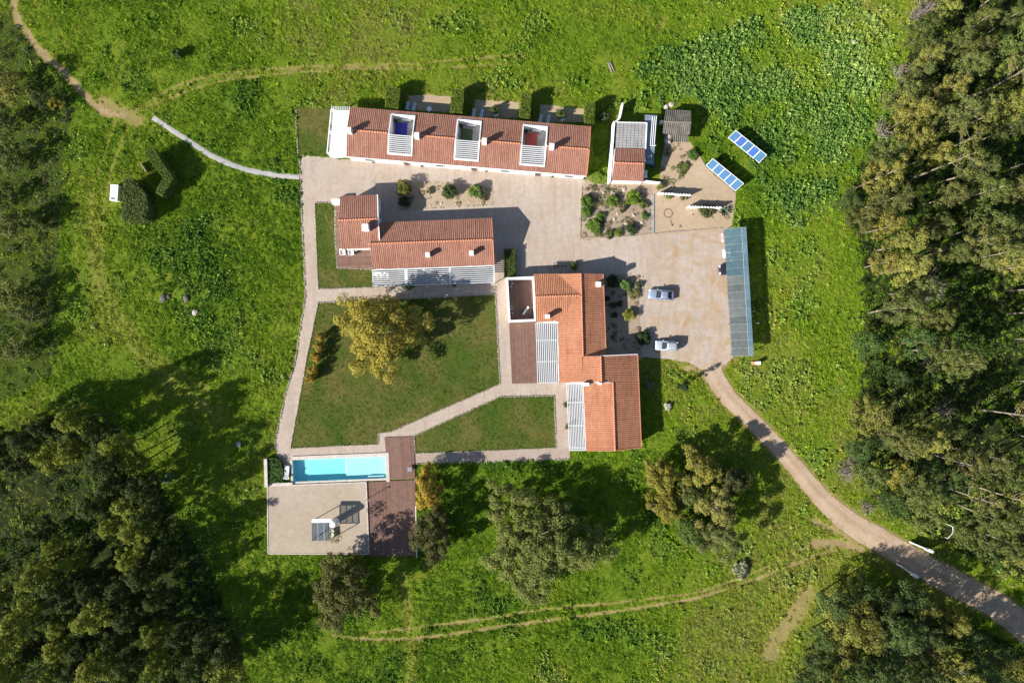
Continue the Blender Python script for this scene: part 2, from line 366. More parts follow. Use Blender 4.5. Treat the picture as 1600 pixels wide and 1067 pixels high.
def fields(X, Y):
    """X, Y world metres -> masks (px space)"""
    px = X / S + 800; py = 533.5 - Y / S
    wob = (fbm(px, py, .09, 3) - .5) * 10
    dirt = np.zeros(X.shape)
    for t, w, k in TRACKS:
        d = pdist(t, px, py) + wob * min(1, w / 6)
        dirt = np.maximum(dirt, k * np.clip(1.35 - d / (w * 1.15), 0, 1))
    rd = pdist(ROADC, px, py); rw = np.interp(px, [p[0] for p in ROADC], ROADCW) * .5
    dirt = np.maximum(dirt, np.clip(1.0 - (rd - rw + wob * .3) / 7, 0, 1) * .9)
    hard = inside(COMPOUND, px, py) | inside(SERVICE, px, py) | inside(POOLROOF, px, py) | inside(DECKPOOL, px, py) | (rd < rw)
    hard |= inside([(410,712),(460,708),(608,704),(610,756),(580,760),(410,766)], px, py)
    for q in NPATCH: hard |= inside(q, px, py)
    hard |= inside([(541,164),(930,196),(922,285),(541,250)], px, py) | inside([(955,170),(1030,175),(1030,290),(950,286)], px, py) | inside([(905,650),(1003,553),(1003,704),(890,704)], px, py) | inside(LAWN4, px, py)
    hard |= pdist(GPATH, px, py) < 4
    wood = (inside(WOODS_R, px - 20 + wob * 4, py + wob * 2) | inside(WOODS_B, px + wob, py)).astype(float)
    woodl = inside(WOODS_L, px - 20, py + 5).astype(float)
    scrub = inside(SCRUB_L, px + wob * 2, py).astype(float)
    ln = fbm(px, py, .022, 88, 4); lush = np.clip(inside(LUSH, px + wob * 7, py + wob * 6) * np.clip((ln - .30) * 4, .15, 1) + np.clip((ln - .60) * 5, 0, .4), 0, 1) + .16 * inside(LUSH2, px + wob * 6, py)
    return px, py, dirt, hard, wood, woodl, scrub, lush

# ------------------------------------------------------------------ ground sheet
def build_ground():
    st = .45
    xs = np.concatenate([[-3000, -900, -300, -150], np.arange(-108, 108.01, st), [150, 300, 900, 3000]])
    ys = np.concatenate([[-3000, -900, -300, -130], np.arange(-76, 76.01, st), [130, 300, 900, 3000]])
    X, Y = np.meshgrid(xs, ys); px, py, dirt, hard, wood, woodl, scrub, lush = fields(X, Y)
    hm = hard.astype(float)
    for k in range(5):
        p = np.pad(hm, 1, mode='edge'); hm = np.maximum(hm, .25 * (p[:-2, 1:-1] + p[2:, 1:-1] + p[1:-1, :-2] + p[1:-1, 2:]))
    flat = np.clip(1 - hm * 3, 0, 1)
    Z = (fbm(X, Y, .14, 5, 4) - .5) * .42 + (fbm(X, Y, .8, 9, 3) - .5) * .13
    Z = (Z - .06) * flat - .02 * (hm > .01)
    Z -= np.clip(dirt, 0, 1) * .06 * flat
    far = (np.abs(X) > 110) | (np.abs(Y) > 78); Z[far] = -.05
    ny, nx = X.shape
    V = np.stack([X, Y, Z], -1).reshape(-1, 3)
    i = np.arange((ny - 1) * (nx - 1)); r = i // (nx - 1); c = i % (nx - 1); a = r * nx + c
    me = fast_mesh('ground', V, np.stack([a, a + 1, a + nx + 1, a + nx], -1), None)
    at = me.attributes.new('soil', 'FLOAT_COLOR', 'POINT')
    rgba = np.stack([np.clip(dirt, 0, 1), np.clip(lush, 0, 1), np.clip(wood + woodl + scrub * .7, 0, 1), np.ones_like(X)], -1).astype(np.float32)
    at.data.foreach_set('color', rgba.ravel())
    me.polygons.foreach_set('use_smooth', np.ones(len(me.polygons), bool))
    m, nt, b, out = nodes_of('field'); p = pos(nt)
    g = ramp(nt, noise(nt, p, .07, 5, .6, .5), [(.3, (.080, .138, .011)), (.5, (.115, .170, .013)), (.68, (.145, .180, .019))])
    g = mixc(nt, 1.0, g, ramp(nt, noise(nt, p, .9, 6, .7), [(.25, (.7, .72, .7)), (.5, (1, 1, 1)), (.75, (1.25, 1.22, 1.1))]), 'MULTIPLY')
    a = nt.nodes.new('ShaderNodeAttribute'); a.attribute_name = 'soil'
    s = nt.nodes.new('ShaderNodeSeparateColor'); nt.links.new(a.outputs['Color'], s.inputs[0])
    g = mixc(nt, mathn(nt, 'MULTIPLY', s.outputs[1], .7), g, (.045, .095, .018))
    fl = ramp(nt, noise(nt, p, .5, 6, .7), [(.35, (.015, .021, .007)), (.55, (.028, .038, .012)), (.74, (.070, .085, .026))])  # wood floor: litter colour with deep tree shade painted into it
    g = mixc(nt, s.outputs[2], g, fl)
    dn = noise(nt, p, 1.1, 6, .75)
    k = mathn(nt, 'MULTIPLY', mathn(nt, 'SUBTRACT', mathn(nt, 'ADD', s.outputs[0], mathn(nt, 'MULTIPLY', dn, .7)), .62), 2.6, True)
    dc = ramp(nt, noise(nt, p, .6, 5, .7), [(.3, (.24, .165, .085)), (.7, (.37, .275, .16))])
    dc = mixc(nt, mathn(nt, 'MULTIPLY', mathn(nt, 'SUBTRACT', s.outputs[0], .55), 2.2, True), (.200, .195, .042), dc)
    g = mixc(nt, k, g, dc)
    nt.links.new(g, b.inputs['Base Color']); b.inputs['Roughness'].default_value = .95; b.inputs['Specular IOR Level'].default_value = .05
    bump(nt, b, noise(nt, p, 3.5, 5, .8), .8, .2)
    me.materials.append(m)
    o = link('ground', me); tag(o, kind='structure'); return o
build_ground()

def rough_edge(poly, step, amp):
    out = []; n = len(poly)
    for i in range(n):
        a = np.array(poly[i], float); b = np.array(poly[(i + 1) % n], float); L = np.linalg.norm(b - a); k = max(1, int(L / step))
        nrm = np.array([-(b - a)[1], (b - a)[0]]) / max(L, 1e-6)
        for j in range(k):
            out.append(tuple(a + (b - a) * j / k + nrm * rnd.uniform(-amp, amp)))
    return out
def sheet(name, poly, z, mat, rough=None, kind='structure', thick=0.0):
    p = rough_edge(poly, *rough) if rough else poly
    co = WP(p); co = [Vector((v.x, v.y, z)) for v in co]
    bm = bmesh.new(); f = bm.faces.new([bm.verts.new(c) for c in co])
    if f.normal.z < 0 or True:
        bm.normal_update()
        if f.normal.z < 0: f.normal_flip()
    if thick:
        g = bmesh.ops.extrude_face_region(bm, geom=[f]); 
        for v in [e for e in g['geom'] if isinstance(e, bmesh.types.BMVert)]: v.co.z += 0
        for v in f.verts: v.co.z -= thick
    bmesh.ops.triangulate(bm, faces=bm.faces[:])
    me = bpy.data.meshes.new(name); bm.to_mesh(me); bm.free(); me.materials.append(mat)
    o = link(name, me); tag(o, kind=kind); return o

sheet('gravel_yard', COMPOUND, .012, YARD, (8, .7))
sheet('service_yard', SERVICE, .020, SAND, (8, .8))
sheet('rock_garden_soil', [(908,302),(916,284),(940,287),(1019,292),(1018,364),(906,374)], .028, SOIL, (6, .5))
sheet('gravel_bed', [(624,292),(640,284),(706,287),(770,294),(770,320),(700,324),(624,328)], .026, BEDM, (6, .4))
sheet('east_garden_soil', [(943,430),(1000,430),(1003,450),(998,480),(1000,508),(1003,555),(947,555)], .026, SOIL, (6, .6))
sheet('path', [(649,709.5),(869.5,701.5),(890,700),(891,716),(770,721),(648,723)], .020, PATHM, (7, .5))
for q in NPATCH: sheet('sand_patch', q, .012, SAND, (5, .9))
for q in (LAWN1, LAWN2, LAWN3, LAWN4): sheet('lawn', q, .045, LAWN, (4, .35), thick=.04)
# dirt road ribbon with wheel ruts
def ribbon(name, pts, widths, z, mat, rows=(-1, -.75, -.5, -.25, 0, .25, .5, .75, 1), jit=.06, ruts=True):
    V = []; A = []; n = len(pts)
    for i, p in enumerate(pts):
        a = np.array(pts[max(i - 1, 0)]); b = np.array(pts[min(i + 1, n - 1)]); d = (b - a) / np.linalg.norm(b - a); nn = np.array([-d[1], d[0]])
        for r in rows:
            k = r * (1 + (rnd.uniform(-jit, jit) if abs(r) == 1 else 0))
            q = np.array(p) + nn * widths[i] * .5 * k; w = W(q[0], q[1]); hz = .05 * (1 - abs(r)) if not ruts else .06 * (1 - r * r) - .05 * math.exp(-((abs(r) - .45) / .16) ** 2)
            V.append((w.x, w.y, z + max(hz, -.0))); A.append(math.exp(-((abs(r) - .45) / .2) ** 2))
    m = len(rows); F = [(i * m + j, i * m + j + 1, (i + 1) * m + j + 1, (i + 1) * m + j) for i in range(n - 1) for j in range(m - 1)]
    F = [f[::-1] for f in F] if False else F
    o = mesh_obj(name, V, F, mat, None, True)
    at = o.data.attributes.new('rut', 'FLOAT', 'POINT'); at.data.foreach_set('value', A)
    tag(o, kind='structure'); return o
ribbon('dirt_road', ROADC, ROADCW, .03, ROAD)
ribbon('gravel_path', smooth_poly(GPATH, 6), [8.0] * 40, .03, GREYPATH, rows=(-1, -.4, .4, 1), jit=.14, ruts=False)

# ------------------------------------------------------------------ foliage generators
def unit(v): return v / np.maximum(np.linalg.norm(v, axis=-1, keepdims=True), 1e-9)
def leaf_quads(P, Nrm, size, aspect=.6, g=None):
    g = g or rng; n = len(P)
    nrm = unit(Nrm + g.normal(0, .55, (n, 3)))
    t = unit(np.cross(nrm, g.normal(0, 1, (n, 3)))); b = np.cross(nrm, t)
    s = (size * g.uniform(.7, 1.3, n))[:, None]
    V = np.stack([P - t * s * .5, P + b * s * aspect * .5, P + t * s * .5, P - b * s * aspect * .5], 1).reshape(-1, 3)
    return V, np.arange(4 * n).reshape(n, 4)
def clump_points(C, rad, per, g, flat=.8, shell=.55):
    """leaf points on the shells of clump spheres C (k,3)"""
    k = len(C); d = unit(g.normal(0, 1, (k, per, 3))); d[..., 2] = np.where(d[..., 2] < -.35, -d[..., 2], d[..., 2])
    r = rad[:, None, None] * g.uniform(shell, 1.05, (k, per, 1))
    P = C[:, None, :] + d * r * np.array([1, 1, flat]); N = d * 1.0 + np.array([0, 0, .55])
    return P.reshape(-1, 3), N.reshape(-1, 3)
def trunk_mb(height, r0, tops, g, lean=.3, base_pts=5, n=6):
    mb = MB(); bend = g.normal(0, lean, 2); P = []
    for i in range(base_pts):
        t = i / (base_pts - 1); P.append((bend[0] * math.sin(t * 2.2), bend[1] * math.sin(t * 2.6), -.3 + (height + .3) * t))
    mb.tube(P, [r0 * (1 - .72 * i / (base_pts - 1)) * (1.25 if i == 0 else 1) for i in range(base_pts)], n)
    for c in tops:
        hz = min(max(c[2] - abs(g.normal(1.2, .5)) - .25 * math.hypot(c[0], c[1]), height * .25), height * .97)
        t = hz / height; s = Vector((bend[0] * math.sin(t * 2.2), bend[1] * math.sin(t * 2.6), hz)); e = Vector(c)
        m = s.lerp(e, .5) + Vector((0, 0, -.12 * (e - s).length)) ; rr = r0 * (1 - .7 * t) * .45
        mb.tube([s, m, e], [rr, rr * .65, rr * .25], 4)
    return mb
def make_tree(name, seed, height, rad, base, clumps, crad, per, leaf, mat=BARK, shape='tall', r0=None, flat=.8, limb=10, squash=(1, 1)):
    g = np.random.default_rng(seed); C = []
    for k in range(clumps * 6):
        t = g.uniform(0, 1); z = base + (height - base) * t
        if shape == 'tall': rr = rad * (math.sin(math.pi * min(1, .18 + t * .80)) ** .7)
        elif shape == 'cone': rr = rad * (1.02 - t) + .15
        else: rr = rad * math.sqrt(max(0.02, 1 - (2 * (t * .75 + .25) - 1) ** 2))
        a = g.uniform(0, 2 * math.pi); q = rr * math.sqrt(g.uniform(.1, 1))
        lob = 1 + .25 * math.sin(3 * a + seed) + .15 * math.sin(5 * a + 2 * seed)
        c = np.array([math.cos(a) * q * lob * squash[0], math.sin(a) * q * lob * squash[1], z])
        if all(np.linalg.norm((c - d) * np.array([1, 1, .8])) > crad * .72 for d in C): C.append(c)
        if len(C) >= clumps: break
    C = np.array(C); cr = crad * g.uniform(.7, 1.25, len(C))
    P, N = clump_points(C, cr, per, g, flat)
    V, Q = leaf_quads(P, N, leaf, .62, g)
    crown = fast_mesh('crown', V, Q, LEAF)
    tr = trunk_mb(height * .93, r0 or height * .016, [tuple(c) for c in C[:limb]], g)
    me = bpy.data.meshes.new('trunk'); me.from_pydata([tuple(v) for v in tr.v], [], tr.f); me.materials.append(mat)
    me.polygons.foreach_set('use_smooth', [True] * len(me.polygons))
    return (name, me, crown, height)
def plant_tree(kind, loc, col, label, cat='tree', group=None, scale=1.0, rz=None, sz=None):
    name, tm, cm, h = kind
    r = empty(name, loc, label, cat, group, rnd.uniform(0, 6.28) if rz is None else rz)
    r.scale = (scale, scale, sz or scale * rnd.uniform(.92, 1.1))
    if tm: link('trunk', tm, r)
    c = link('crown', cm, r); c.color = (*[min(.6, v * 1.45 * k_) for v, k_ in zip(col, (1.0, 1.0, .85))], 1); return r
def make_shrub(seed, rad, hgt, clumps, per, leaf, crad=None, mat=LEAF, shell=.5):
    g = np.random.default_rng(seed); crad = crad or rad * .45
    a = g.uniform(0, 6.28, clumps); q = (rad - crad * .7) * np.sqrt(g.uniform(0, 1, clumps))
    C = np.stack([np.cos(a) * q, np.sin(a) * q, crad * .6 + (hgt - crad * 1.4) * g.uniform(0, 1, clumps) * (1 - .6 * (q / rad) ** 2)], -1)
    P, N = clump_points(C, crad * g.uniform(.75, 1.2, clumps), per, g, .9, shell); P[:, 2] = np.maximum(P[:, 2], .03)
    V, Q = leaf_quads(P, N, leaf, .6, g)
    return fast_mesh('foliage', V, Q, mat)
def stem_mesh(h, r=.05):
    mb = MB(); mb.tube([(0, 0, -.1), (.03, .02, h * .6)], [r, r * .5], 5)
    for k in range(5):
        a = k * 1.26; mb.tube([(0, 0, h * .15), (math.cos(a) * h * .3, math.sin(a) * h * .3, h * .65)], [r * .6, r * .2], 4)
    me = bpy.data.meshes.new('stem'); me.from_pydata([tuple(v) for v in mb.v], [], mb.f); me.materials.append(BARK); return me
STEM = stem_mesh(1.2)
def plant_shrub(name, foliage, loc, col, label, group=None, scale=1.0, cat='shrub', sz=None):
    r = empty(name, loc, label, cat, group, rnd.uniform(0, 6.28)); r.scale = (scale, scale, sz or scale)
    link('stem', STEM, r); c = link('foliage', foliage, r); c.color = (*[min(.6, v * 1.5) for v in col], 1); return r
def leafy_block(name, poly, h, col, label, cat='hedge', group=None, leaf=.22, dens=42, taper=.0, top_jit=.06, z0=0.0):
    """clipped hedge: dense core plus leaf faces over top and sides. poly in world xy"""
    cx = sum(p[0] for p in poly) / len(poly); cyy = sum(p[1] for p in poly) / len(poly)
    r = empty(name, (cx, cyy, z0), label, cat, group)
    ins = [(cx + (p[0] - cx) * .93, cyy + (p[1] - cyy) * .93) for p in poly]
    mb = MB(); bm = bmesh.new()
    vs = [bm.verts.new((p[0] - cx, p[1] - cyy, 0)) for p in ins]; f = bm.faces.new(vs); bm.normal_update()
    if f.normal.z < 0: f.normal_flip()
    e = bmesh.ops.extrude_face_region(bm, geom=[f])
    for v in [q for q in e['geom'] if isinstance(q, bmesh.types.BMVert)]: v.co.z = h - .12
    bmesh.ops.triangulate(bm, faces=bm.faces[:]); bmesh.ops.recalc_face_normals(bm, faces=bm.faces[:])
    me = bpy.data.meshes.new('branches'); bm.to_mesh(me); bm.free(); me.materials.append(HEDGECORE); core = link('branches', me, r)
    xs = [p[0] for p in poly]; ys = [p[1] for p in poly]; A = (max(xs) - min(xs)) * (max(ys) - min(ys)); n = int(A * dens * 2.6)
    X = rng.uniform(min(xs), max(xs), n); Y = rng.uniform(min(ys), max(ys), n); k = inside(poly, X, Y); X = X[k]; Y = Y[k]
    P = [np.stack([X - cx, Y - cyy, h + rng.normal(0, top_jit, len(X))], -1)]; N = [np.tile([0, 0, 1.0], (len(X), 1))]
    for i in range(len(poly)):
        a = np.array(poly[i][:2]); b = np.array(poly[(i + 1) % len(poly)][:2]); L = np.linalg.norm(b - a); m = int(L * h * dens * .7)
        t = rng.uniform(0, 1, m); q = a + (b - a) * t[:, None]; nn = np.array([(b - a)[1], -(b - a)[0]]) / L
        if np.dot(nn, (a + b) / 2 - np.array([cx, cyy])) < 0: nn = -nn
        P.append(np.concatenate([q - np.array([cx, cyy]) + nn * rng.normal(0, .05, (m, 1)), rng.uniform(0.02, h, (m, 1))], 1)); N.append(np.tile([nn[0], nn[1], .3], (m, 1)))
    V, Q = leaf_quads(np.concatenate(P), np.concatenate(N), leaf, .6)
    fo = link('foliage', fast_mesh('foliage', V, Q, LEAF), r); fo.color = (*[v * 2.3 for v in col], 1)
    return r
HEDGECORE = mat_multi('hedge_core', [(.3, (.035, .052, .008)), (.7, (.055, .08, .012))], 2, .9)

# ------------------------------------------------------------------ grass and undergrowth (uncountable cover)
def tuft(name, seed, rad, hgt, n, leaf, aspect, spread=.7):
    g = np.random.default_rng(seed)
    a = g.uniform(0, 6.28, n); q = rad * np.sqrt(g.uniform(0, 1, n)); z = hgt * (1 - (q / rad) ** 2) * g.uniform(.35, 1, n)
    P = np.stack([np.cos(a) * q, np.sin(a) * q, z], -1); N = np.stack([np.cos(a) * spread * q / rad, np.sin(a) * spread * q / rad, np.full(n, .6)], -1)
    V, Q = leaf_quads(P, N, leaf, aspect, g); V[:, 2] = np.maximum(V[:, 2], -.05)
    me = fast_mesh(name, V, Q, LEAF_I); return bpy.data.objects.new(name, me)      # only used through the cover objects below
def scatter(name, P, rot, scl, tint, variants, vi=None):
    me = bpy.data.meshes.new(name); n = len(P)
    me.vertices.add(n); me.vertices.foreach_set('co', P.astype(np.float32).ravel())
    a = me.attributes.new('rot', 'FLOAT_VECTOR', 'POINT'); a.data.foreach_set('vector', rot.astype(np.float32).ravel())
    a = me.attributes.new('scl', 'FLOAT', 'POINT'); a.data.foreach_set('value', scl.astype(np.float32))
    a = me.attributes.new('tint', 'FLOAT_COLOR', 'POINT'); a.data.foreach_set('color', np.concatenate([tint, np.ones((n, 1))], 1).astype(np.float32).ravel())
    a = me.attributes.new('vi', 'INT', 'POINT'); a.data.foreach_set('value', (rng.integers(0, len(variants), n) if vi is None else vi).astype(np.int32))
    o = link(name, me)
    ng = bpy.data.node_groups.new(name, 'GeometryNodeTree')
    ng.interface.new_socket('Geometry', in_out='INPUT', socket_type='NodeSocketGeometry'); ng.interface.new_socket('Geometry', in_out='OUTPUT', socket_type='NodeSocketGeometry')
    N = ng.nodes; L = ng.links; gi = N.new('NodeGroupInput'); go = N.new('NodeGroupOutput')
    ip = N.new('GeometryNodeInstanceOnPoints'); ip.inputs['Pick Instance'].default_value = True
    L.new(gi.outputs[0], ip.inputs['Points']); jn = N.new('GeometryNodeJoinGeometry')
    for v in reversed(variants):
        oi = N.new('GeometryNodeObjectInfo'); oi.inputs['Object'].default_value = v
        gt = N.new('GeometryNodeGeometryToInstance'); L.new(oi.outputs['Geometry'], gt.inputs[0]); L.new(gt.outputs[0], jn.inputs[0])
    L.new(jn.outputs[0], ip.inputs['Instance'])
    def attr(nm, ty):
        q = N.new('GeometryNodeInputNamedAttribute'); q.data_type = ty; q.inputs['Name'].default_value = nm
        return next(s for s in q.outputs if s.enabled and s.name == 'Attribute')
    L.new(attr('vi', 'INT'), ip.inputs['Instance Index']); L.new(attr('rot', 'FLOAT_VECTOR'), ip.inputs['Rotation']); L.new(attr('scl', 'FLOAT'), ip.inputs['Scale'])
    L.new(ip.outputs[0], go.inputs[0])
    md = o.modifiers.new('cover', 'NODES'); md.node_group = ng
    tag(o, kind='stuff'); return o
def lerp3(t, stops):
    xs = [s[0] for s in stops]; return np.stack([np.interp(t, xs, [s[1][k] for s in stops]) for k in range(3)], -1)
def cover():
    n = 400000
    X = rng.uniform(-107, 107, n); Y = rng.uniform(-76, 76, n)
    px, py, dirt, hard, wood, woodl, scrub, lush = fields(X, Y)
    inplot = wood + woodl + scrub
    den = np.clip(1.0 - dirt * 1.25 - inplot * .8, 0, 1) * (~hard)
    clumpy = fbm(X, Y, .55, 21, 3)
    keep = (rng.random(n) < den * np.clip(.70 + (clumpy - .40) * 1.2 + lush * .3, .45, 1)) 
    i = np.where(keep)[0]; X, Y, px, py, lush, dirt = X[i], Y[i], px[i], py[i], lush[i], dirt[i]; cl = clumpy[i]
    t = fbm(X, Y, .04, 31, 5) * .75 + fbm(X, Y, .33, 41, 3) * .25 + rng.normal(0, .07, len(i))
    t = np.clip((t - .5) * 2.8 + .52 + .22 * np.exp(-((px - 175) / 75) ** 2) * (py > 170) * (py < 640), 0, 1)
    tint = lerp3(t, [(0, (.085, .150, .013)), (.25, (.125, .205, .014)), (.5, (.170, .245, .018)), (.75, (.225, .270, .026)), (.9, (.245, .260, .042)), (1, (.26, .245, .070))])
    tl = lerp3(np.clip(t + rng.normal(0, .15, len(i)), 0, 1), [(0, (.070, .135, .030)), (.6, (.135, .215, .055)), (1, (.26, .32, .11))])
    lk = np.clip(lush, 0, 1)[:, None]; tint = tint * (1 - lk) + tl * lk
    dry = np.clip(dirt * 1.3, 0, .8)[:, None]; tint = tint * (1 - dry) + np.array([.27, .26, .040]) * dry
    tint *= rng.uniform(.8, 1.2, (len(i), 1)) * np.array([1.18, 1.30, 1.0])
    scl = rng.uniform(.5, 1.0, len(i)) * (.78 + .35 * np.clip((cl - .4) * 3, 0, 1) + .25 * lush)
    P = np.stack([X, Y, np.full(len(X), -.02)], -1); rot = np.stack([rng.normal(0, .12, len(X)), rng.normal(0, .12, len(X)), rng.uniform(0, 6.28, len(X))], -1)
    vi = np.where(rng.random(len(X)) < np.clip(lush, 0, 1) * .85 + .02, rng.integers(3, 5, len(X)), rng.integers(0, 3, len(X)))
    V = [tuft('grass_tuft', 1, .42, .17, 22, .32, .30, .45), tuft('grass_tuft', 2, .36, .22, 20, .34, .26, .45), tuft('grass_tuft', 3, .5, .13, 24, .28, .32, .4),
         tuft('leafy_weed', 4, .40, .34, 16, .30, .75), tuft('leafy_weed', 5, .48, .42, 18, .36, .7)]
    scatter('meadow_grass', P, rot, scl, tint, V, vi)
    # undergrowth on the wood floors and heath on the far left edge
    n = 26000; X = rng.uniform(-104, 104, n); Y = rng.uniform(-72, 72, n)
    px, py, dirt, hard, wood, woodl, scrub, lush = fields(X, Y)
    cl = fbm(X, Y, .16, 51, 3)
    den = (wood * np.clip((cl - .33) * 3, .1, .8) + woodl * np.clip((cl - .45) * 1.8, .02, .35) + scrub * np.clip(.55 + (cl - .5) * 2, .2, .95)) * np.clip(1 - dirt, 0, 1) * (~hard)
    i = np.where(rng.random(n) < den)[0]; X, Y = X[i], Y[i]; sc = scrub[i]; wd = wood[i]
    t = np.clip((fbm(X, Y, .2, 61, 3) - .5) * 2 + .5 + rng.normal(0, .15, len(i)), 0, 1)
    tw = lerp3(t, [(0, (.030, .060, .012)), (.6, (.060, .105, .020)), (1, (.12, .14, .035))]); ts = lerp3(t, [(0, (.050, .070, .022)), (.5, (.10, .12, .042)), (1, (.17, .165, .075))])
    tint = np.where(sc[:, None] > .5, ts, tw)
    scl = rng.uniform(.6, 1.25, len(i)) * np.where(sc > .5, .85, 1.0)
    P = np.stack([X, Y, np.full(len(X), -.05)], -1); rot = np.stack([np.zeros(len(X)), np.zeros(len(X)), rng.uniform(0, 6.28, len(X))], -1)
    V = [tuft('bramble', 11, .85, .75, 46, .34, .55), tuft('bramble', 12, 1.0, .95, 56, .30, .6), tuft('heath', 13, .7, .55, 44, .30, .3)]
    vi = np.where(sc > .5, np.where(rng.random(len(i)) < .7, 2, 0), rng.integers(0, 2, len(i)))
    scatter('undergrowth', P, rot, scl, tint, V, vi)
def lawn_cover():
    P = []; T = []
    for q in (LAWN1, LAWN2, LAWN3, LAWN4):
        xs = [p[0] for p in q]; ys = [p[1] for p in q]; n = int((max(xs) - min(xs)) * (max(ys) - min(ys)) * S * S * 16)
        x = rng.uniform(min(xs), max(xs), n); y = rng.uniform(min(ys), max(ys), n); k = inside(q, x, y); x, y = x[k], y[k]
        X = (x - 800) * S; Y = (533.5 - y) * S; t = fbm(X, Y, .12, 91, 4) * .6 + fbm(X, Y, .7, 95, 3) * .4
        k = rng.random(len(X)) < np.clip(.85 - (t - .5) * 2.5, .1, .9); X, Y, t = X[k], Y[k], t[k]
        P.append(np.stack([X, Y, np.full(len(X), .045)], -1)); T.append(lerp3(np.clip((t - .5) * 3 + .5 + rng.normal(0, .15, len(t)), 0, 1), [(0, (.070, .150, .012)), (.5, (.115, .175, .020)), (1, (.190, .190, .042))]))
    P = np.concatenate(P); T = np.concatenate(T); n = len(P)
    scatter('lawn_grass', P, np.stack([np.zeros(n), np.zeros(n), rng.uniform(0, 6.28, n)], -1), rng.uniform(.5, 1.2, n), T, [tuft('lawn_tuft', 21, .22, .05, 14, .12, .35), tuft('lawn_tuft', 22, .26, .06, 14, .13, .3)])
def garden_cover():
    P = []; T = []; K = []
    for q, den, cols in (([(910,304),(918,288),(1016,295),(1016,362),(908,372)], .62, [(.10,.13,.03),(.17,.15,.08),(.22,.19,.14),(.06,.09,.025),(.14,.10,.06)]), ([(1035,225),(1075,228),(1090,250),(1060,290),(1034,292),(1030,262)], .35, [(.13,.15,.06),(.20,.17,.10),(.09,.12,.03)]),
                         ([(945,432),(998,432),(1000,505),(1000,550),(948,552)], .22, [(.05,.07,.02),(.14,.13,.06)]), ([(1080,320),(1140,322),(1140,345),(1080,340)], .15, [(.17,.16,.07),(.08,.11,.03)]), ([(630,290),(765,296),(765,318),(630,324)], .10, [(.20,.17,.10),(.12,.13,.05)])):
        xs = [p[0] for p in q]; ys = [p[1] for p in q]; n = int((max(xs) - min(xs)) * (max(ys) - min(ys)) * S * S * den * 9)
        x = rng.uniform(min(xs), max(xs), n); y = rng.uniform(min(ys), max(ys), n); cl = fbm(x, y, .07, 111, 3); k = inside(q, x, y) & (rng.random(n) < np.clip((cl - .34) * 3.2, .03, 1)); x, y = x[k], y[k]
        P.append(np.stack([(x - 800) * S, (533.5 - y) * S, np.full(len(x), .02)], -1)); T.append(np.array(cols)[rng.integers(0, len(cols), len(x))] * rng.uniform(.8, 1.3, (len(x), 1)))
    P = np.concatenate(P); T = np.concatenate(T); n = len(P)
    scatter('ground_cover', P, np.stack([np.zeros(n), np.zeros(n), rng.uniform(0, 6.28, n)], -1), rng.uniform(.45, 1.25, n), T, [tuft('creeper', 31, .42, .22, 30, .2, .5), tuft('creeper', 32, .3, .3, 26, .2, .35)])
cover()
lawn_cover()
garden_cover()

# ------------------------------------------------------------------ roofs and buildings
def tile_slope(name, e0, e1, r0, r1, parent, holes=(), period=.32, course=.46, kind='stuff'):
    """corrugated clay roof plane from eave line e0-e1 up to ridge line r0-r1; real barrel and channel relief with stepped courses. holes in (u,v) metres from e0"""
    e0, e1, r0, r1 = [np.array(v, float) for v in (e0, e1, r0, r1)]
    L = np.linalg.norm(e1 - e0); Hs = np.linalg.norm(r0 - e0); nu = max(2, round(L / period)); nc = max(2, round(Hs / course))
    prof_t = np.array([0, .10, .26, .42, .52, .78]); prof_h = np.array([.006, .028, .040, .028, .006, .0])
    t = ((np.arange(nu)[:, None] + prof_t[None]) / nu).ravel(); hh = np.tile(prof_h, nu); t = np.append(t, 1.0); hh = np.append(hh, .005)
    jit = np.repeat(rng.normal(0, .006, nu), 6); jit = np.append(jit, 0)
    vs = []; lift = []
    for j in range(nc): vs += [j / nc, (j + 1) / nc]; lift += [.014, .0]
    vs = np.array(vs); lift = np.array(lift)
    nrm = np.cross(e1 - e0, r0 - e0); nrm /= np.linalg.norm(nrm)
    if nrm[2] < 0: nrm = -nrm
    T, Vv = np.meshgrid(t, vs); HH = hh[None] + lift[:, None] + jit[None] * 1.0 + rng.normal(0, .004, (len(vs), len(t)))
    Pt = ((1 - Vv)[..., None] * ((1 - T)[..., None] * e0 + T[..., None] * e1) + Vv[..., None] * ((1 - T)[..., None] * r0 + T[..., None] * r1)) + HH[..., None] * nrm
    ny, nx = T.shape; i = np.arange((ny - 1) * (nx - 1)); r = i // (nx - 1); c = i % (nx - 1); a = r * nx + c
    Q = np.stack([a, a + 1, a + nx + 1, a + nx], -1)
    if np.cross(e1 - e0, r0 - e0)[2] < 0: Q = Q[:, ::-1]
    if holes:
        uc = (t[c] + t[c + 1]) / 2 * L; vc = (vs[r] + vs[r + 1]) / 2 * Hs; k = np.ones(len(Q), bool)
        for (u0, u1, v0, v1) in holes: k &= ~((uc > u0) & (uc < u1) & (vc > v0) & (vc < v1))
        Q = Q[k]
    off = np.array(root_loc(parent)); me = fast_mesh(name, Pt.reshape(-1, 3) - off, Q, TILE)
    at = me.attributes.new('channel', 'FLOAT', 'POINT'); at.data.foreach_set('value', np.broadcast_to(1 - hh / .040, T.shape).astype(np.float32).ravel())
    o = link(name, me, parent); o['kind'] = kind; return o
def ridge_cap(a, b, parent, r=.15):
    a, b = Vector(a), Vector(b); n = max(2, int((b - a).length / .45)); mb = MB()
    for k in range(n):
        p = a.lerp(b, k / n); q = a.lerp(b, (k + 1.06) / n); mb.tube([p + Vector((0, 0, .03)), q + Vector((0, 0, .02))], [r, r * .85], 7)
    o = mb.build('ridge_tiles', RIDGE, parent, True); o['kind'] = 'stuff'; return o
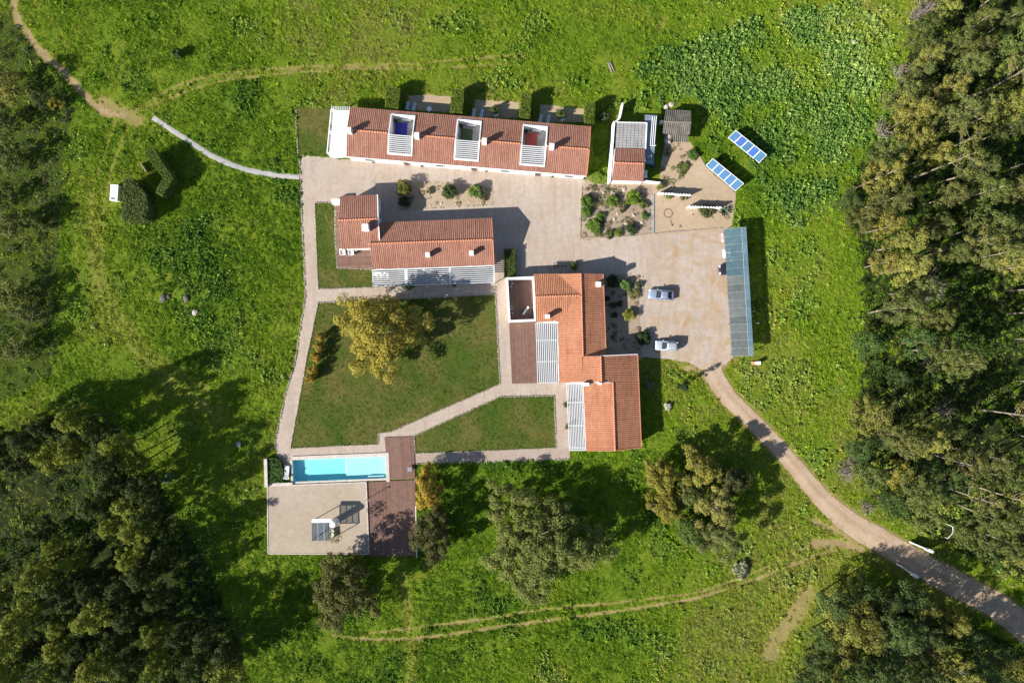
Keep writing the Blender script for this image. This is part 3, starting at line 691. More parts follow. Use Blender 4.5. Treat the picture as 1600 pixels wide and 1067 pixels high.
def slab_under(e0, e1, r0, r1, t=.10, off=.03):
    n = (Vector(e1) - Vector(e0)).cross(Vector(r0) - Vector(e0)).normalized()
    if n.z < 0: n = -n
    q = [Vector(v) - n * off for v in (e0, e1, r1, r0)]; return [v - n * t for v in q], q
def chimney(px, py, zb, w, h, parent, d=None, rz=0.0):
    """white rendered chimney; px,py = where its cap shows"""
    z1 = zb + h; p = W(px, py, z1); d = d or w; mb = MB()
    mb.box((p.x, p.y, zb + h / 2 - .25), (w * .86, d * .86, h + .5), rz); o = mb.build('chimney', WHITE, parent)
    c = MB(); c.box((p.x, p.y, z1 + .05), (w, d, .10), rz); c.box((p.x, p.y, z1 + .32), (w * .9, d * .9, .07), rz)
    for sx in (-1, 1):
        for sy in (-1, 1):
            v = Matrix.Rotation(rz, 3, 'Z') @ Vector((sx * w * .34, sy * d * .34, 0)); c.box((p.x + v.x, p.y + v.y, z1 + .19), (w * .15, d * .15, .2), rz)
    c.build('chimney_cap', WHITE, o); return o
def wall_box(mb, a, b, z0, z1, th=.3):
    a, b = Vector(a), Vector(b); d = (b - a).to_2d().normalized(); n = Vector((-d.y, d.x)) * th / 2
    q = [(a.x + n.x, a.y + n.y), (b.x + n.x, b.y + n.y), (b.x - n.x, b.y - n.y), (a.x - n.x, a.y - n.y)]; return mb.poly(q, z0, z1)
def gable_wall(mb, a, b, zl, zr, apex, th=.3):
    """gable wall from a to b, eave heights zl, zr, apex (t, z)"""
    a, b = Vector(a), Vector(b); d = (b - a).to_2d().normalized(); n = Vector((-d.y, d.x, 0)) * th / 2
    ap = a.lerp(b, apex[0])
    pr = [Vector((a.x, a.y, 0)), Vector((b.x, b.y, 0)), Vector((b.x, b.y, zr)), Vector((ap.x, ap.y, apex[1])), Vector((a.x, a.y, zl))]
    return mb.prism([v - n for v in pr], [v + n for v in pr])
GLASS = plain('window_glass', (.03, .04, .05), .08, .1, spec=.8)
DOORW = wood_mat('door_wood', (.12, .07, .045), (.16, .09, .06))
def opening(parent, p, along, out, w, z0, z1, door=False):
    """window or door with frame, proud of the wall face"""
    p = Vector(p); a = Vector(along).normalized(); n = Vector(out).normalized(); rz = math.atan2(a.y, a.x); zc = (z0 + z1) / 2
    m = MB(); c = p + n * .03; m.box((c.x, c.y, zc), (w, .06, z1 - z0), rz)
    o = m.build('door' if door else 'window', DOORW if door else GLASS, parent)
    f = MB()
    for s in (-1, 1): q = c + a * s * (w / 2 + .05) + n * .01; f.box((q.x, q.y, zc), (.1, .1, z1 - z0 + .2), rz)
    for z in (z0 - .05, z1 + .05):
        if door and z < z0: continue
        q = c + n * .01; f.box((q.x, q.y, z), (w, .1, .1), rz)
    f.build('frame', WPAINT, o)
    if door:
        q = c + a * w * .36 + n * .06; MB().box((q.x, q.y, z0 + 1.0), (.12, .05, .03), rz).build('handle', CHROME, o)
    return o
SLATW = plain('slat_paint', (.60, .61, .62), .5, .06)
def slat_mesh(L, w, h):
    mb = MB(); mb.box((0, 0, 0), (L, w, h)); me = bpy.data.meshes.new('slat'); me.from_pydata([tuple(v) for v in mb.v], [], mb.f); me.materials.append(SLATW); return me
def pergola(label, TL, TR, BR, BL, z, along, n, beams=(), beamw=.12, slat_w=.09, posts=True, wide=None, slat_h=.24):
    """white slatted pergola. corners in px at height z. along='u': slats run TL->TR. beams: fractions along the slats"""
    TL, TR, BR, BL = [W(*c, z) for c in (TL, TR, BR, BL)]
    if along == 'v': TL, TR, BR, BL = TL, BL, BR, TR       # slats now run TL->TR again
    c = (TL + BR) / 2; r = empty('pergola', (c.x, c.y, 0), label, 'pergola')
    L = ((TR - TL).length + (BR - BL).length) / 2; me = slat_mesh(L, slat_w, slat_h)
    for k in range(n):
        t = k / (n - 1); a = TL.lerp(BL, t); b = TR.lerp(BR, t); m = (a + b) / 2 - c + Vector((0, 0, c.z)); d = b - a
        o = link('slat', me, r, (m.x, m.y, z + (0.0))); o.rotation_euler = (0, 0, math.atan2(d.y, d.x))
    for t in (0, 1): MB().bar(TL.lerp(TR, t) + Vector((0, 0, -.02)), BL.lerp(BR, t) + Vector((0, 0, -.02)), beamw, .2).build('beam', SLATW, r)
    for i, t in enumerate(beams):
        w = wide[i] if wide else beamw; MB().bar(TL.lerp(TR, t) + Vector((0, 0, .0)), BL.lerp(BR, t) + Vector((0, 0, .0)), w, .17).build('beam', SLATW, r)
    if posts:
        for t in (0.005, *beams, .995):
            p = BL.lerp(BR, t).lerp(TL.lerp(TR, t), .01) if posts == 'B' else TL.lerp(TR, t).lerp(BL.lerp(BR, t), .01); MB().box((p.x, p.y, z / 2 - .08), (.13, .13, z - .2)).build('post', SLATW, r)
    return r

# ---- long guest house with three sunken patios
def long_house():
    ze, zr = 2.9, 4.05
    NW, NE, SE, SW = W(547.2,167.4,ze), W(922.6,197.7,ze), W(915.8,275,ze), W(541,244.5,ze)
    u = ((NE - NW) + (SE - SW)).normalized(); v = Vector((u.y, -u.x, 0)); L = (NE - NW).length; D = ((SW - NW).length + (SE - NE).length) / 2
    P = lambda a, b, z: NW + u * a + v * b + Vector((0, 0, z - ze))
    c = P(L / 2, D / 2, 0); root = empty('guest_house', c, 'long white guest house under one terracotta roof with three patio openings', 'house')
    k = S * (H - 3.3) / H
    pat = [(x0 * k, x1 * k, 6.4 * k, 70 * k) for x0, x1 in ((65, 103.6), (169, 207.8), (272, 311.5))]
    sl = math.hypot(D / 2, zr - ze); f = sl / (D / 2)
    hn = [(a, b, y0 * f, sl + 1) for a, b, y0, y1 in pat]; hs = [(a, b, (D - y1) * f, sl + 1) for a, b, y0, y1 in pat]
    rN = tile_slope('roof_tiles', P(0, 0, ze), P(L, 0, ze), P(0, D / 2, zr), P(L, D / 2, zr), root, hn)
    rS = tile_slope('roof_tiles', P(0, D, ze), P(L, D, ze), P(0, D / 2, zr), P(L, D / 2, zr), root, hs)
    zz = lambda b: ze + (zr - ze) * (1 - abs(b - D / 2) / (D / 2))
    # deck under the tiles, left open over the patios
    mb = MB(); cuts = [0] + [q for a in pat for q in (a[0], a[1])] + [L]
    for i in range(len(cuts) - 1):
        a, b = cuts[i], cuts[i + 1]; hole = i % 2 == 1
        for (v0, v1) in ([(0, pat[0][2]), (pat[0][3], D)] if hole else [(0, D / 2), (D / 2, D)]):
            mb.prism(*slab_under(P(a, v0, zz(v0)), P(b, v0, zz(v0)), P(a, v1, zz(v1)), P(b, v1, zz(v1))))
    mb.build('roof_deck', WHITE, root)
    edges = [0] + [q for a in pat for q in (a[0], a[1])] + [L]
    for i in range(0, len(edges), 2): ridge_cap(P(edges[i], D / 2, zr + .05), P(edges[i + 1], D / 2, zr + .05), root)
    w = MB(); i = .32
    wall_box(w, P(i, i, 0), P(L - i, i, 0), 0, ze - .12); wall_box(w, P(i, D - .22, 0), P(L - i, D - .22, 0), 0, ze - .10)
    gable_wall(w, P(i, i, 0), P(i, D - i, 0), ze - .05, ze - .05, (.5, zr - .18)); gable_wall(w, P(L - i, i, 0), P(L - i, D - i, 0), ze - .05, ze - .05, (.5, zr - .18))
    w.build('wall', WHITE, root)
    g = MB()
    g.bar(P(L, 0, ze + .05), P(L, D / 2, zr + .08), .16, .16); g.bar(P(L, D, ze + .05), P(L, D / 2, zr + .08), .16, .16)
    g.build('verge', RIDGE, root)
    MB().bar(P(0, D + .10, ze - .05), P(L, D + .10, ze - .05), .13, .13).build('gutter', WPAINT, root)
    for x in (.09, .245, .385, .53, .66, .80, .93):
        dr = x in (.245, .53, .80); opening(root, P(L * x, D - .07, 0), u, v, 1.0 if dr else 1.4, 0.02 if dr else .9, 2.15, dr)
    tints = [(.03, .03, .30), (.045, .085, .03), (.42, .075, .055)]; names = ['blue', 'green', 'red']
    for n, (a, b, y0, y1) in enumerate(pat):
        th = .18; m = MB()
        for q in (a + th / 2, b - th / 2):
            pr = [P(q, y0, 1.0), P(q, y1, 1.0), P(q, y1, zz(y1) + .16), P(q, D / 2, zr + .16), P(q, y0, zz(y0) + .16)]
            m.prism([p - u * th / 2 for p in pr], [p + u * th / 2 for p in pr])
        wall_box(m, P(a + th, y0 + th / 2, 0), P(b - th, y0 + th / 2, 0), 1.0, zz(y0) + .16, th); wall_box(m, P(a + th, y1 - th / 2, 0), P(b - th, y1 - th / 2, 0), 1.0, zz(y1) + .16, th)
        m.build('patio_wall', WHITE, root)
        fl = MB(); fl.prism([P(a + th, y0 + th, 1.02), P(b - th, y0 + th, 1.02), P(b - th, y1 - th, 1.02), P(a + th, y1 - th, 1.02)], [P(a + th, y0 + th, 1.3), P(b - th, y0 + th, 1.3), P(b - th, y1 - th, 1.3), P(a + th, y1 - th, 1.3)]); fl.build('patio_floor', CONC, root)
        # slats over the lower half, following the south slope
        me = slat_mesh(b - a - 2 * th, .14, .07); ns = 10; y44 = 41.5 * k
        for q in range(ns):
            y = y44 + (y1 - th - .1 - y44) * q / (ns - 1); p = P((a + b) / 2, y, zz(y) + .10) - root.location; o = link('slat', me, root, p); o.rotation_euler = (0, 0, math.atan2(u.y, u.x))
        # garden mat: a loose coloured paving mat lying on the patio floor
        cm = W(*[(627,202), (729,212), (830.5,218)][n], 1.3); nu_, nv_ = 5, 6; rm = plain('patio_mat_' + names[n], tints[n], .7, .15, 3)
        mt = empty('patio_mat', (cm.x, cm.y, 1.305), names[n] + ' square mat on the grey floor of a roof patio', 'mat', 'coloured mats in the roof patios')
        w_, h_ = 1.95, 2.15
        bd = MB()
        for sx, sy, dx, dy in ((0, 1, w_, .06), (0, -1, w_, .06), (1, 0, .06, h_ - .06), (-1, 0, .06, h_ - .06)):
            q = cm + u * sx * w_ / 2 + v * sy * h_ / 2; bd.box((q.x, q.y, 1.33), (dx, dy, .05), math.atan2(u.y, u.x))
        bd.build('border', rm, mt)
        bx = MB(); bx.box((cm.x, cm.y, 1.325), (w_ - .07, h_ - .07, .035), math.atan2(u.y, u.x)); bx.build('mat_surface', rm, mt)
        q = P(a + th + .5, y0 + th + .55, 0); pt = empty('plant_pot', (q.x, q.y, 1.3), 'dark round plant pot in the corner of the patio with the %s mat' % names[n], 'plant pot')
        pm = MB(); pm.tube([(q.x, q.y, 1.3), (q.x, q.y, 1.72)], [.18, .26], 10); pm.build('pot', DARKMETAL, pt)
        l = link('leaves', SHRUB_S, pt, (0, 0, .35)); l.scale = (.35, .35, .5); l.color = (.05, .09, .02, 1)
        q = P((a + b) / 2 + .3, y0 + th + .18, 0); bn = empty('bench', (q.x, q.y, 1.3), 'white bench against the back wall of the patio with the %s mat' % names[n], 'bench')
        bb = MB(); bb.box((q.x, q.y, 1.70), (1.5, .30, .06), math.atan2(u.y, u.x)); bb.build('seat', WPAINT, bn)
        for s in (-1, 1): qq = q + u * s * .65; MB().box((qq.x, qq.y, 1.485), (.07, .28, .37), math.atan2(u.y, u.x)).build('leg', WPAINT, bn)
    for (x, y) in ((545.3,203.5), (651.2,211.8), (756.8,220.3), (862.2,228.8)): chimney(x, y, 4.1, .85, 1.0, root, rz=math.atan2(u.y, u.x))
    return root
SHRUB_S = make_shrub(70, 1.0, 1.2, 14, 46, .22); SHRUB_M = make_shrub(71, 1.0, 1.3, 18, 60, .24); SHRUB_L = make_shrub(72, 1.0, 1.1, 24, 60, .17, .36)
long_house()

# white flat porch canopy at the west end of the guest house
def porch():
    z = 2.75; q = WP([(517.5,172),(546,174),(541,246),(519,246.5),(511.5,240)], z); c = sum(q, Vector()) / 5
    r = empty('porch_canopy', (c.x, c.y, 0), 'white flat porch canopy on the west end of the guest house', 'canopy')
    MB().poly(WP([(521.5,172),(546.3,173.5),(541.3,246.2),(519,246.6),(514.5,242)], z), z - .16, z).build('canopy_slab', WPAINT, r)
    a, b = W(517.3,171.5,z), W(511,240,z); m = MB(); m.bar(a, b, .14, .2)
    m.build('outer_beam', WPAINT, r)
    for t in (0.0, .5, .985):
        p = a.lerp(b, t); p2 = p + Vector((.55, .0, 0)); MB().bar(p, p2, .16, .14).build('cross_beam', WPAINT, r)
        MB().box((p.x, p.y, z / 2 - .12), (.14, .14, z - .24)).build('post', WPAINT, r)
    me = slat_mesh(.78, .11, .1)
    for k in range(11):
        p = W(518.3 + 2.75 * k, 169.6 + .1 * k, z) - Vector(r.location); o = link('slat', me, r, p); o.rotation_euler = (0, 0, R(84))
    d = MB()
    for (x0, y0, x1, y1) in ((524,210.5,538,204), (521,242.5,538,235.5)):
        for k in range(7): p = W(x0 + (x1 - x0) * k / 6, y0 + (y1 - y0) * k / 6, z); d.box((p.x, p.y, z + .006), (.12, .1, .02))
    d = d.build('slat_shadow_dots', GREYMETAL, r); d['kind'] = 'stuff'  # small grey boxes standing in for the shadows of the slat ends
    MB().poly(WP([(516,172),(546,173),(541,246),(514,246)]), .02, .07).build('terrace_floor', CONC, r)
porch()

# ---- villa with pergola (middle)
def gable_house(name, label, slopes, ridges, walls, gables, cat='house', extra=None):
    """slopes: list of 4 (px,py,z) e0,e1,r0,r1; ridges: pairs; walls: polylines of (px,py,z1)"""
    pts = [W(*c) for s in slopes for c in s]; c = sum(pts, Vector()) / len(pts); root = empty(name, (c.x, c.y, 0), label, cat)
    dk = MB()
    for s in slopes:
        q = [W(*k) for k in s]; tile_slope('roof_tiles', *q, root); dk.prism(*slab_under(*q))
    dk.build('roof_deck', WHITE, root)
    for a, b in ridges: ridge_cap(W(*a) + Vector((0, 0, .05)), W(*b) + Vector((0, 0, .05)), root)
    w = MB()
    for a, b, z1 in walls: wall_box(w, W(*a), W(*b), 0, z1)
    for a, b, zl, zr, ap in gables: gable_wall(w, W(*a), W(*b), zl, zr, ap)
    w.build('wall', WHITE, root)
    return root
G = lambda x, y, z: ((W(x, y, z).x / S + 800), (533.5 - W(x, y, z).y / S), 0.0)     # ground pixel below a point seen at height z
def villa_mid():
    e, r_ = 2.8, 4.05; we, wr = 3.5, 4.75
    sl = [((586,348.2,e),(767.7,340.8,e),(577.5,381,r_),(769.8,374.1,r_)), ((582.8,420.6,e),(771.5,414,e),(577.5,381,r_),(769.8,374.1,r_)),
          ((531.6,307,we),(589.8,304.4,we),(528.9,344.2,wr),(590.5,341.8,wr)), ((534.2,389.5,we),(593.5,387.0,we),(528.9,344.2,wr),(590.5,341.8,wr))]
    g = G
    m1 = g(588,352,e); m2 = g(764,344.5,e); m3 = g(768,411,e); m4 = g(585,418,e)
    n1 = g(534.5,310,we); n2 = g(587.5,307.5,we); n3 = g(590,384.5,we); n4 = g(537,386.5,we)
    root = gable_house('villa', 'terracotta roofed villa with a taller square wing at its western end', sl,
        [((577.5,381,r_),(769.8,374.1,r_)), ((528.9,344.2,wr),(590.5,341.8,wr))],
        [(m1, m2, e - .12), (m4, m3, e - .12), (n1, n2, we - .12), (n4, n3, we - .12)],
        [(m2, m3, e - .05, e - .05, (.5, r_ - .2)), (n2, n3, we - .05, we - .05, (.5, wr - .2)), (n1, n4, we - .05, we - .05, (.5, wr - .2))])
    v = MB(); v.bar(W(589.8,304.4,we + .03), W(590.8,341.8,wr + .06), .16, .14); v.bar(W(590.8,341.8,wr + .06), W(593.6,387,we + .03), .16, .14); v.build('verge', WPAINT, root)
    v = MB(); v.bar(W(767.9,340.8,e + .03), W(770,374.1,r_ + .06), .16, .14); v.bar(W(770,374.1,r_ + .06), W(771.7,414,e + .03), .16, .14); v.build('verge', RIDGE, root)
    MB().bar(W(582.8,422,e - .05), W(771.5,415.3,e - .05), .12, .12).build('gutter', WPAINT, root)
    for x, y, zb, w, h in ((571,355.5,4.3,1.15,1.2), (668.3,398,3.4,.75,1.15), (736.8,395.3,3.4,.75,1.15)): chimney(x, y, zb, w, h, root, rz=R(2))
    a, b = Vector(W(*n2)), Vector(W(*n3)); d = (b - a).normalized(); o = Vector((-d.y, d.x, 0)); o = o if o.x > 0 else -o
    opening(root, a.lerp(b, .35) + o * .15, d, o, 1.2, 1.0, 2.2)
    a, b = Vector(W(*m4)), Vector(W(*m3)); d = (b - a).normalized(); o = Vector((d.y, -d.x, 0))
    for t in (.12, .3, .5, .7, .88): opening(root, a.lerp(b, t) + o * .15, d, o, 1.8, .05, 2.2)
    a, b = Vector(W(*m1)), Vector(W(*m2)); d = (b - a).normalized(); o = Vector((-d.y, d.x, 0))
    for t in (.25, .5, .8): opening(root, a.lerp(b, t) + o * .15, d, o, 1.1, .9, 2.1, False)
    return root
villa_mid()
pergola('long white slatted pergola along the south front of the villa', (582.3,422.5), (772,415.5), (772.8,441), (582.8,447), 2.5, 'u', 9, (.275, .635), .13, .13, 'B', (.5, .26), .10)
for q in ([(584,421),(770,414),(770,441),(584,448)], [(841,504),(874,503),(875,598),(842,598)], [(887,599),(914,598),(917,703),(891,703)]): sheet('shaded_terrace_paving', q, .034, SHADE_PAVE)  # floor sheets whose dark colour carries the shade under the pergolas

TILE_OLD = TILE
# ---- L shaped villa (right)
def villa_east():
    global TILE
    TILE = TILE_NEW
    e = 2.8; r1 = 3.85; r2 = 4.75; r3 = 3.98
    sl = [((834,428.2,e),(907.5,427.4,e),(836,463.6,r1),(908.3,461,r1)),              # west wing, north slope
          ((836.8,503.0,e),(909.4,500.4,e),(836,463.6,r1),(908.3,461,r1)),            # west wing, south slope
          ((871.5,428.2,e),(873.6,597.4,e),(907.6,427.2,r1),(910.6,597.2,r1)),        # main, west slope
          ((942.1,428.2,e),(947,556,e),(907.6,427.2,r1),(911.2,556,r1)),              # main, east slope
          ((911,556.5,r1),(910.6,597.3,r1),(938.9,556.3,r2),(940.2,597,r2)),          # block two, west slope above the main plane
          ((996,553.6,e),(997.8,597,e),(938.9,556.3,r2),(940.2,597,r2)),              # block two, east slope
          ((911.6,599.2,e),(915.8,703.4,e),(957.9,597.2,r3),(961.3,703.6,r3)),        # block three, west slope
          ((997.8,597,e),(1001.8,698.6,e),(957.9,597.2,r3 + .12),(961.3,703.4,r3))]
    g = G
    A = g(837,431,e); B = g(939,431,e); C_ = g(943.5,556,e); D_ = g(875.5,594.5,e); E_ = g(874.5,504,e); F_ = g(839.5,500.5,e)
    J = g(992.5,556.5,e); K = g(998.4,696,e); Lc = g(918.5,700.5,e); M_ = g(914.5,599,e)
    w = [(A, B, e - .12), (B, C_, e - .12), (D_, E_, e - .12), (E_, F_, e - .12), (D_, M_, e - .15), (M_, Lc, e - .12), (J, K, e - .12)]
    gb = [(F_, A, e - .05, e - .05, (.5, r1 - .25)), (g(912,557,e), J, r1 - .5, e - .08, (.36, r2 - .28)), (Lc, K, e - .05, e - .05, (.53, r3 - .2)), (g(876,594.5,e), g(956,596.5,e), e - .08, 3.8, (.80, r2 - .3))]
    root = gable_house('villa', 'L shaped terracotta roofed villa beside the car park with courtyard and brown deck', sl,
        [((836,463.6,r1),(907,461.2,r1)), ((907.8,427.2,r1),(911.2,556,r1)), ((938.9,556.3,r2),(940.2,597,r2)), ((957.9,597.2,r3 + .05),(961.3,703.6,r3))], w, gb)
    v = MB(); v.bar(W(938.9,556,r2 + .06), W(996,553.4,e + .06), .14, .14); v.build('verge', WPAINT, root)
    v = MB(); v.bar(W(915.8,703.6,e + .03), W(961.3,703.8,r3 + .06), .14, .14); v.bar(W(961.3,703.8,r3 + .06), W(1001.8,698.8,e + .03), .14, .14); v.build('verge', RIDGE, root)
    v = MB(); v.bar(W(942.4,428.2,e), W(946.8,546,e), .12, .12); v.bar(W(996.3,553.6,e), W(1002.1,698.6,e), .12, .12); v.build('gutter', RIDGE, root)
    for x, y, zb, w_, h, d in ((935.2,444.3,2.9,.85,1.1,.85), (855.4,494.4,3.0,.8,1.35,.72), (916.2,600.4,3.0,.95,1.5,.6), (937.5,599.6,4.3,.55,.5,.35)): chimney(x, y, zb, w_, h, root, d)
    for a, b, ts, wd, z0 in ((D_, E_, (.2, .5, .8), 1.8, .05), (M_, Lc, (.2, .5, .8), 1.8, .05)):
        a, b = W(*a), W(*b); d = (b - a).normalized(); o = Vector((-1, 0, 0))
        for t in ts: opening(root, a.lerp(b, t) + o * .16, d, o, wd, z0, 2.2)
    a, b = W(*A), W(*B); 
    for t in (.2, .55, .85): opening(root, a.lerp(b, t) + Vector((0, .16, 0)), b - a, (0, 1, 0), 1.1, .9, 2.1)
    return root
villa_east()
TILE = TILE_OLD
pergola('white slatted pergola between the brown deck and the L shaped villa', (837.2,505), (870.3,504.2), (873,597.6), (840.2,598), 2.5, 'v', 12, (.29, .645), .10, .12, False, None, .10)
pergola('white slatted pergola at the southern end of the L shaped villa', (885.4,599), (911.2,598.6), (915.2,703.2), (889.6,703.2), 2.5, 'v', 11, (.285, .63, .96), .14, .11, False, None, .10)
def courtyard():
    z = 2.6; o = [W(*p, z) for p in ((792.2,435.3),(834.3,433.3),(836.4,500),(796,501.8))]; c = sum(o, Vector()) / 4
    r = empty('courtyard', (c.x, c.y, 0), 'white walled courtyard with dark boarded floor at the corner of the villa', 'courtyard')
    m = MB()
    for a, b in ((0, 1), (1, 2), (2, 3), (3, 0)):
        d = (o[b] - o[a]).normalized(); wall_box(m, o[a] + (d * .17 if a in (1, 3) else -d * .17), o[b] - (d * .17 if a in (1, 3) else -d * .17), .01, z, .34)
    m.build('wall', WHITE, r)
    q = [Vector((v.x, v.y, 0)) + (Vector((c.x, c.y, 0)) - Vector((v.x, v.y, 0))).normalized() * .2 for v in o]
    a, b, c2, d = q[0], q[1], q[2], q[3]; n = 30
    for k in range(n):
        t0, t1 = k / n + .002, (k + 1) / n - .003
        MB().prism([x.lerp(y, t) + Vector((0, 0, .03)) for x, y, t in ((a, b, t0), (a, b, t1), (d, c2, t1), (d, c2, t0))], [x.lerp(y, t) + Vector((0, 0, .10)) for x, y, t in ((a, b, t0), (a, b, t1), (d, c2, t1), (d, c2, t0))]).build('board', DECK, r)
courtyard()
def deck(label, poly, boards_dir, z=.12, name='timber_deck', w=.15, px=True):
    """poly 4 corners px (TL,TR,BR,BL); boards run along TL->BL ('v') or TL->TR ('u')"""
    q = [W(*p) for p in poly]; c = sum(q, Vector()) / 4; r = empty(name, (c.x, c.y, 0), label, 'deck')
    if boards_dir == 'u': q = [q[0], q[3], q[2], q[1]]
    a, b, c2, d = q; n = max(2, round((b - a).length / w))
    inn = [v.lerp((a + c2) / 2, .03) for v in q]; MB().poly(inn, .02, z - .045).build('joists', BARK, r)
    for k in range(n):
        t0, t1 = k / n + .0015, (k + 1) / n - .16 / n
        cor = [x.lerp(y, t) for x, y, t in ((a, b, t0), (a, b, t1), (d, c2, t1), (d, c2, t0))]; dz = rnd.uniform(-.006, .006)
        MB().prism([v + Vector((0, 0, z - .04 + dz)) for v in cor], [v + Vector((0, 0, z + dz)) for v in cor]).build('board', DECK, r)
    return r
deck('brown timber deck south of the white courtyard beside the pergola', [(795.4,503.9),(837.5,503),(841,598.6),(799.7,599.5)], 'v')
deck('brown timber deck below the square wing with white armchairs', [(526.5,387.5),(579.5,386),(582,419),(528.5,419.5)], 'u')
deck('narrow brown timber deck strip along the west side of the square wing', [(524,319.5),(533,319.2),(535.5,386.5),(525.8,387)], 'u')
deck('brown timber deck strip leading from the lawn path to the pool', [(600.7,683),(646.7,681.4),(649,747.5),(607.8,749)], 'v', .14)
deck('wide brown timber deck between the pool house roof and the yellow tree', [(573.3,752.6),(649.2,749.2),(650.5,868),(577.6,868)], 'v', .13)
MB_ = MB()

# ---- service building, shed, solar arrays
def service():
    z = 2.7; q = WP([(963.2,191.9),(1009.8,193),(1008,232),(961,231)], z); c = W(983,238); root = empty('service_building', (c.x, c.y, 0), 'small white service building with grey slab roof and short terracotta gable', 'building')
    # flat roof of separate concrete slabs
    a, b, c2, d = q; nx, ny = 8, 10
    MB().poly([tuple(v)[:2] for v in q], z - .2, z - .06).build('roof_deck', CONC, root)
    for i in range(nx):
        for j in range(ny):
            f = lambda s, t: a.lerp(b, s).lerp(d.lerp(c2, s), t)
            s0, s1, t0, t1 = i / nx + .008, (i + 1) / nx - .008, j / ny + .008, (j + 1) / ny - .008; cor = [f(s0, t0), f(s1, t0), f(s1, t1), f(s0, t1)]; dz = rnd.uniform(-.01, .015)
            MB().prism([v + Vector((0, 0, -.06)) for v in cor], [v + Vector((0, 0, dz)) for v in cor]).build('slab', CONC, root)
    e, r_ = 2.75, 3.7
    sl = [((961.2,232.2,e),(1008,233.2,e),(959.4,254,r_),(1007,256,r_)), ((955.6,281.8,e),(1005.3,283.5,e),(959.4,254,r_),(1007,256,r_))]
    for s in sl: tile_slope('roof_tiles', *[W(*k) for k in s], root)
    ridge_cap(W(959.4,254,r_ + .05), W(1007,256,r_ + .05), root)
    w = MB(); p1, p2, p3, p4 = [W(*G(x, y, z)) for x, y in ((963,193),(1008,194),(1003.5,281),(957,280))]
    wall_box(w, p1, p2, 0, z - .21); wall_box(w, p2, p3, 0, z - .21); wall_box(w, p3, p4, 0, z - .12)
    wall_box(w, W(*G(959.5,190.5,z)), W(*G(952.8,283,z)), 0, z + .25, .3)
    gable_wall(w, W(*G(961,232,z)), W(*G(957,281,z)), e - .05, e - .05, (.45, r_ - .15)); gable_wall(w, W(*G(1006.5,233,z)), W(*G(1004,282,z)), e - .05, e - .05, (.45, r_ - .15))
    w.build('wall', WHITE, root)
    k = MB(); k.bar(W(1010.6,192.5,z + .03), W(1008.6,233,z + .03), .18, .16); k.bar(W(962.5,191.2,z + .03), W(1010.6,192.3,z + .03), .12, .16); k.build('parapet', WHITE, root)
    # garden wall running north
    a = [W(*G(962,190,2.0)), W(*G(968.5,184,2.0)), W(*G(971.5,172,2.0)), W(*G(973.5,160,2.0))]; gw = MB()
    for x, y in zip(a[:-1], a[1:]): wall_box(gw, x, y, 0, 1.7, .28)
    o = gw.build('garden_wall', WHITE, None); tag(o, 'thin white garden wall running north from the service building', 'wall')
    # lean-to metal roof with pipes
    r2 = empty('lean_to', W(1014,220), 'blue grey sheet metal lean-to against the service building', 'lean-to')
    zt = 2.2; P = WP([(1007.5,179.5),(1027,180.5),(1021,257),(1008,255.5)], zt); MB().poly(P, zt - .06, zt).build('metal_roof', BLUEMETAL, r2)
    rib = MB()
    for t in np.linspace(.06, .94, 9): rib.bar(P[0].lerp(P[3], t) + Vector((0, 0, .015)), P[1].lerp(P[2], t) + Vector((0, 0, .015)), .05, .05)
    x = rib.build('seams', BLUEMETAL, r2); x['kind'] = 'stuff'
    for x0 in (1018.5, 1021.5, 1024.5):
        m = MB(); m.tube([W(x0 + 1.2, 182, zt + .12), W(x0 - 2.3, 228, zt + .12)], .06, 6); m.build('pipe', WPAINT, r2)
    m = MB(); m.tube([W(1017,228,zt + .15), W(1025,227.5,zt + .15)], .06, 6); m.build('pipe', WPAINT, r2)
    for x, y in ((1026,182),(1020.5,255)): p = W(x, y, 2.1); MB().box((p.x, p.y, 1.05), (.1, .1, 2.1)).build('post', GREYMETAL, r2)
    MB().box((W(1014.5,245,2.6).x, W(1014.5,245,2.6).y, zt + .2), (.9, .6, .4)).build('vent_box', GREYMETAL, r2)
    # small cabinets
    for (x, y, w_, d_, h_, lab) in ((1032,193.5,.5,.5,.9,'small pale cabinet standing between lean-to and shed'), (1006.8,275,.4,1.2,1.3,'narrow grey cabinet against the east wall of the service building')):
        p = W(x, y); t = empty('cabinet', p, lab, 'cabinet'); MB().box((p.x, p.y, h_ / 2), (w_, d_, h_)).build('body', WPAINT if w_ > .45 else GREYMETAL, t); MB().box((p.x, p.y, h_ + .03), (w_ + .08, d_ + .08, .06)).build('lid', WPAINT, t)
    # low white rubble wall south-east of the building
    o = MB(); wall_box(o, W(1004,284.5), W(1031,287.5), 0, .7, .35); o = o.build('garden_wall', WHITE, None); tag(o, 'low white wall stub beside the terracotta gable of the service building', 'wall')
    p = W(1020,260); t = empty('water_barrel', p, 'dark blue water barrel in the yard shade by the lean-to', 'barrel'); b = MB(); b.tube([(p.x, p.y, 0), (p.x, p.y, .45), (p.x, p.y, .9)], [.38, .42, .38], 14); b.build('barrel_body', plain('barrel_blue', (.02, .03, .07), .5), t)
    b = MB(); b.tube([(p.x, p.y, .9), (p.x, p.y, .94)], [.36, .36], 14); b.build('lid', DARKMETAL, t)
BLUEMETAL = mat_multi('sheet_metal', [(.3, (.17, .21, .26)), (.7, (.27, .32, .37))], .7, .45, spec=.5, metallic=.3)
FIBRE = mat_multi('fibre_cement', [(.3, (.085, .078, .068)), (.5, (.13, .12, .105)), (.7, (.19, .175, .15))], .9, .9, 6, .35)
service()
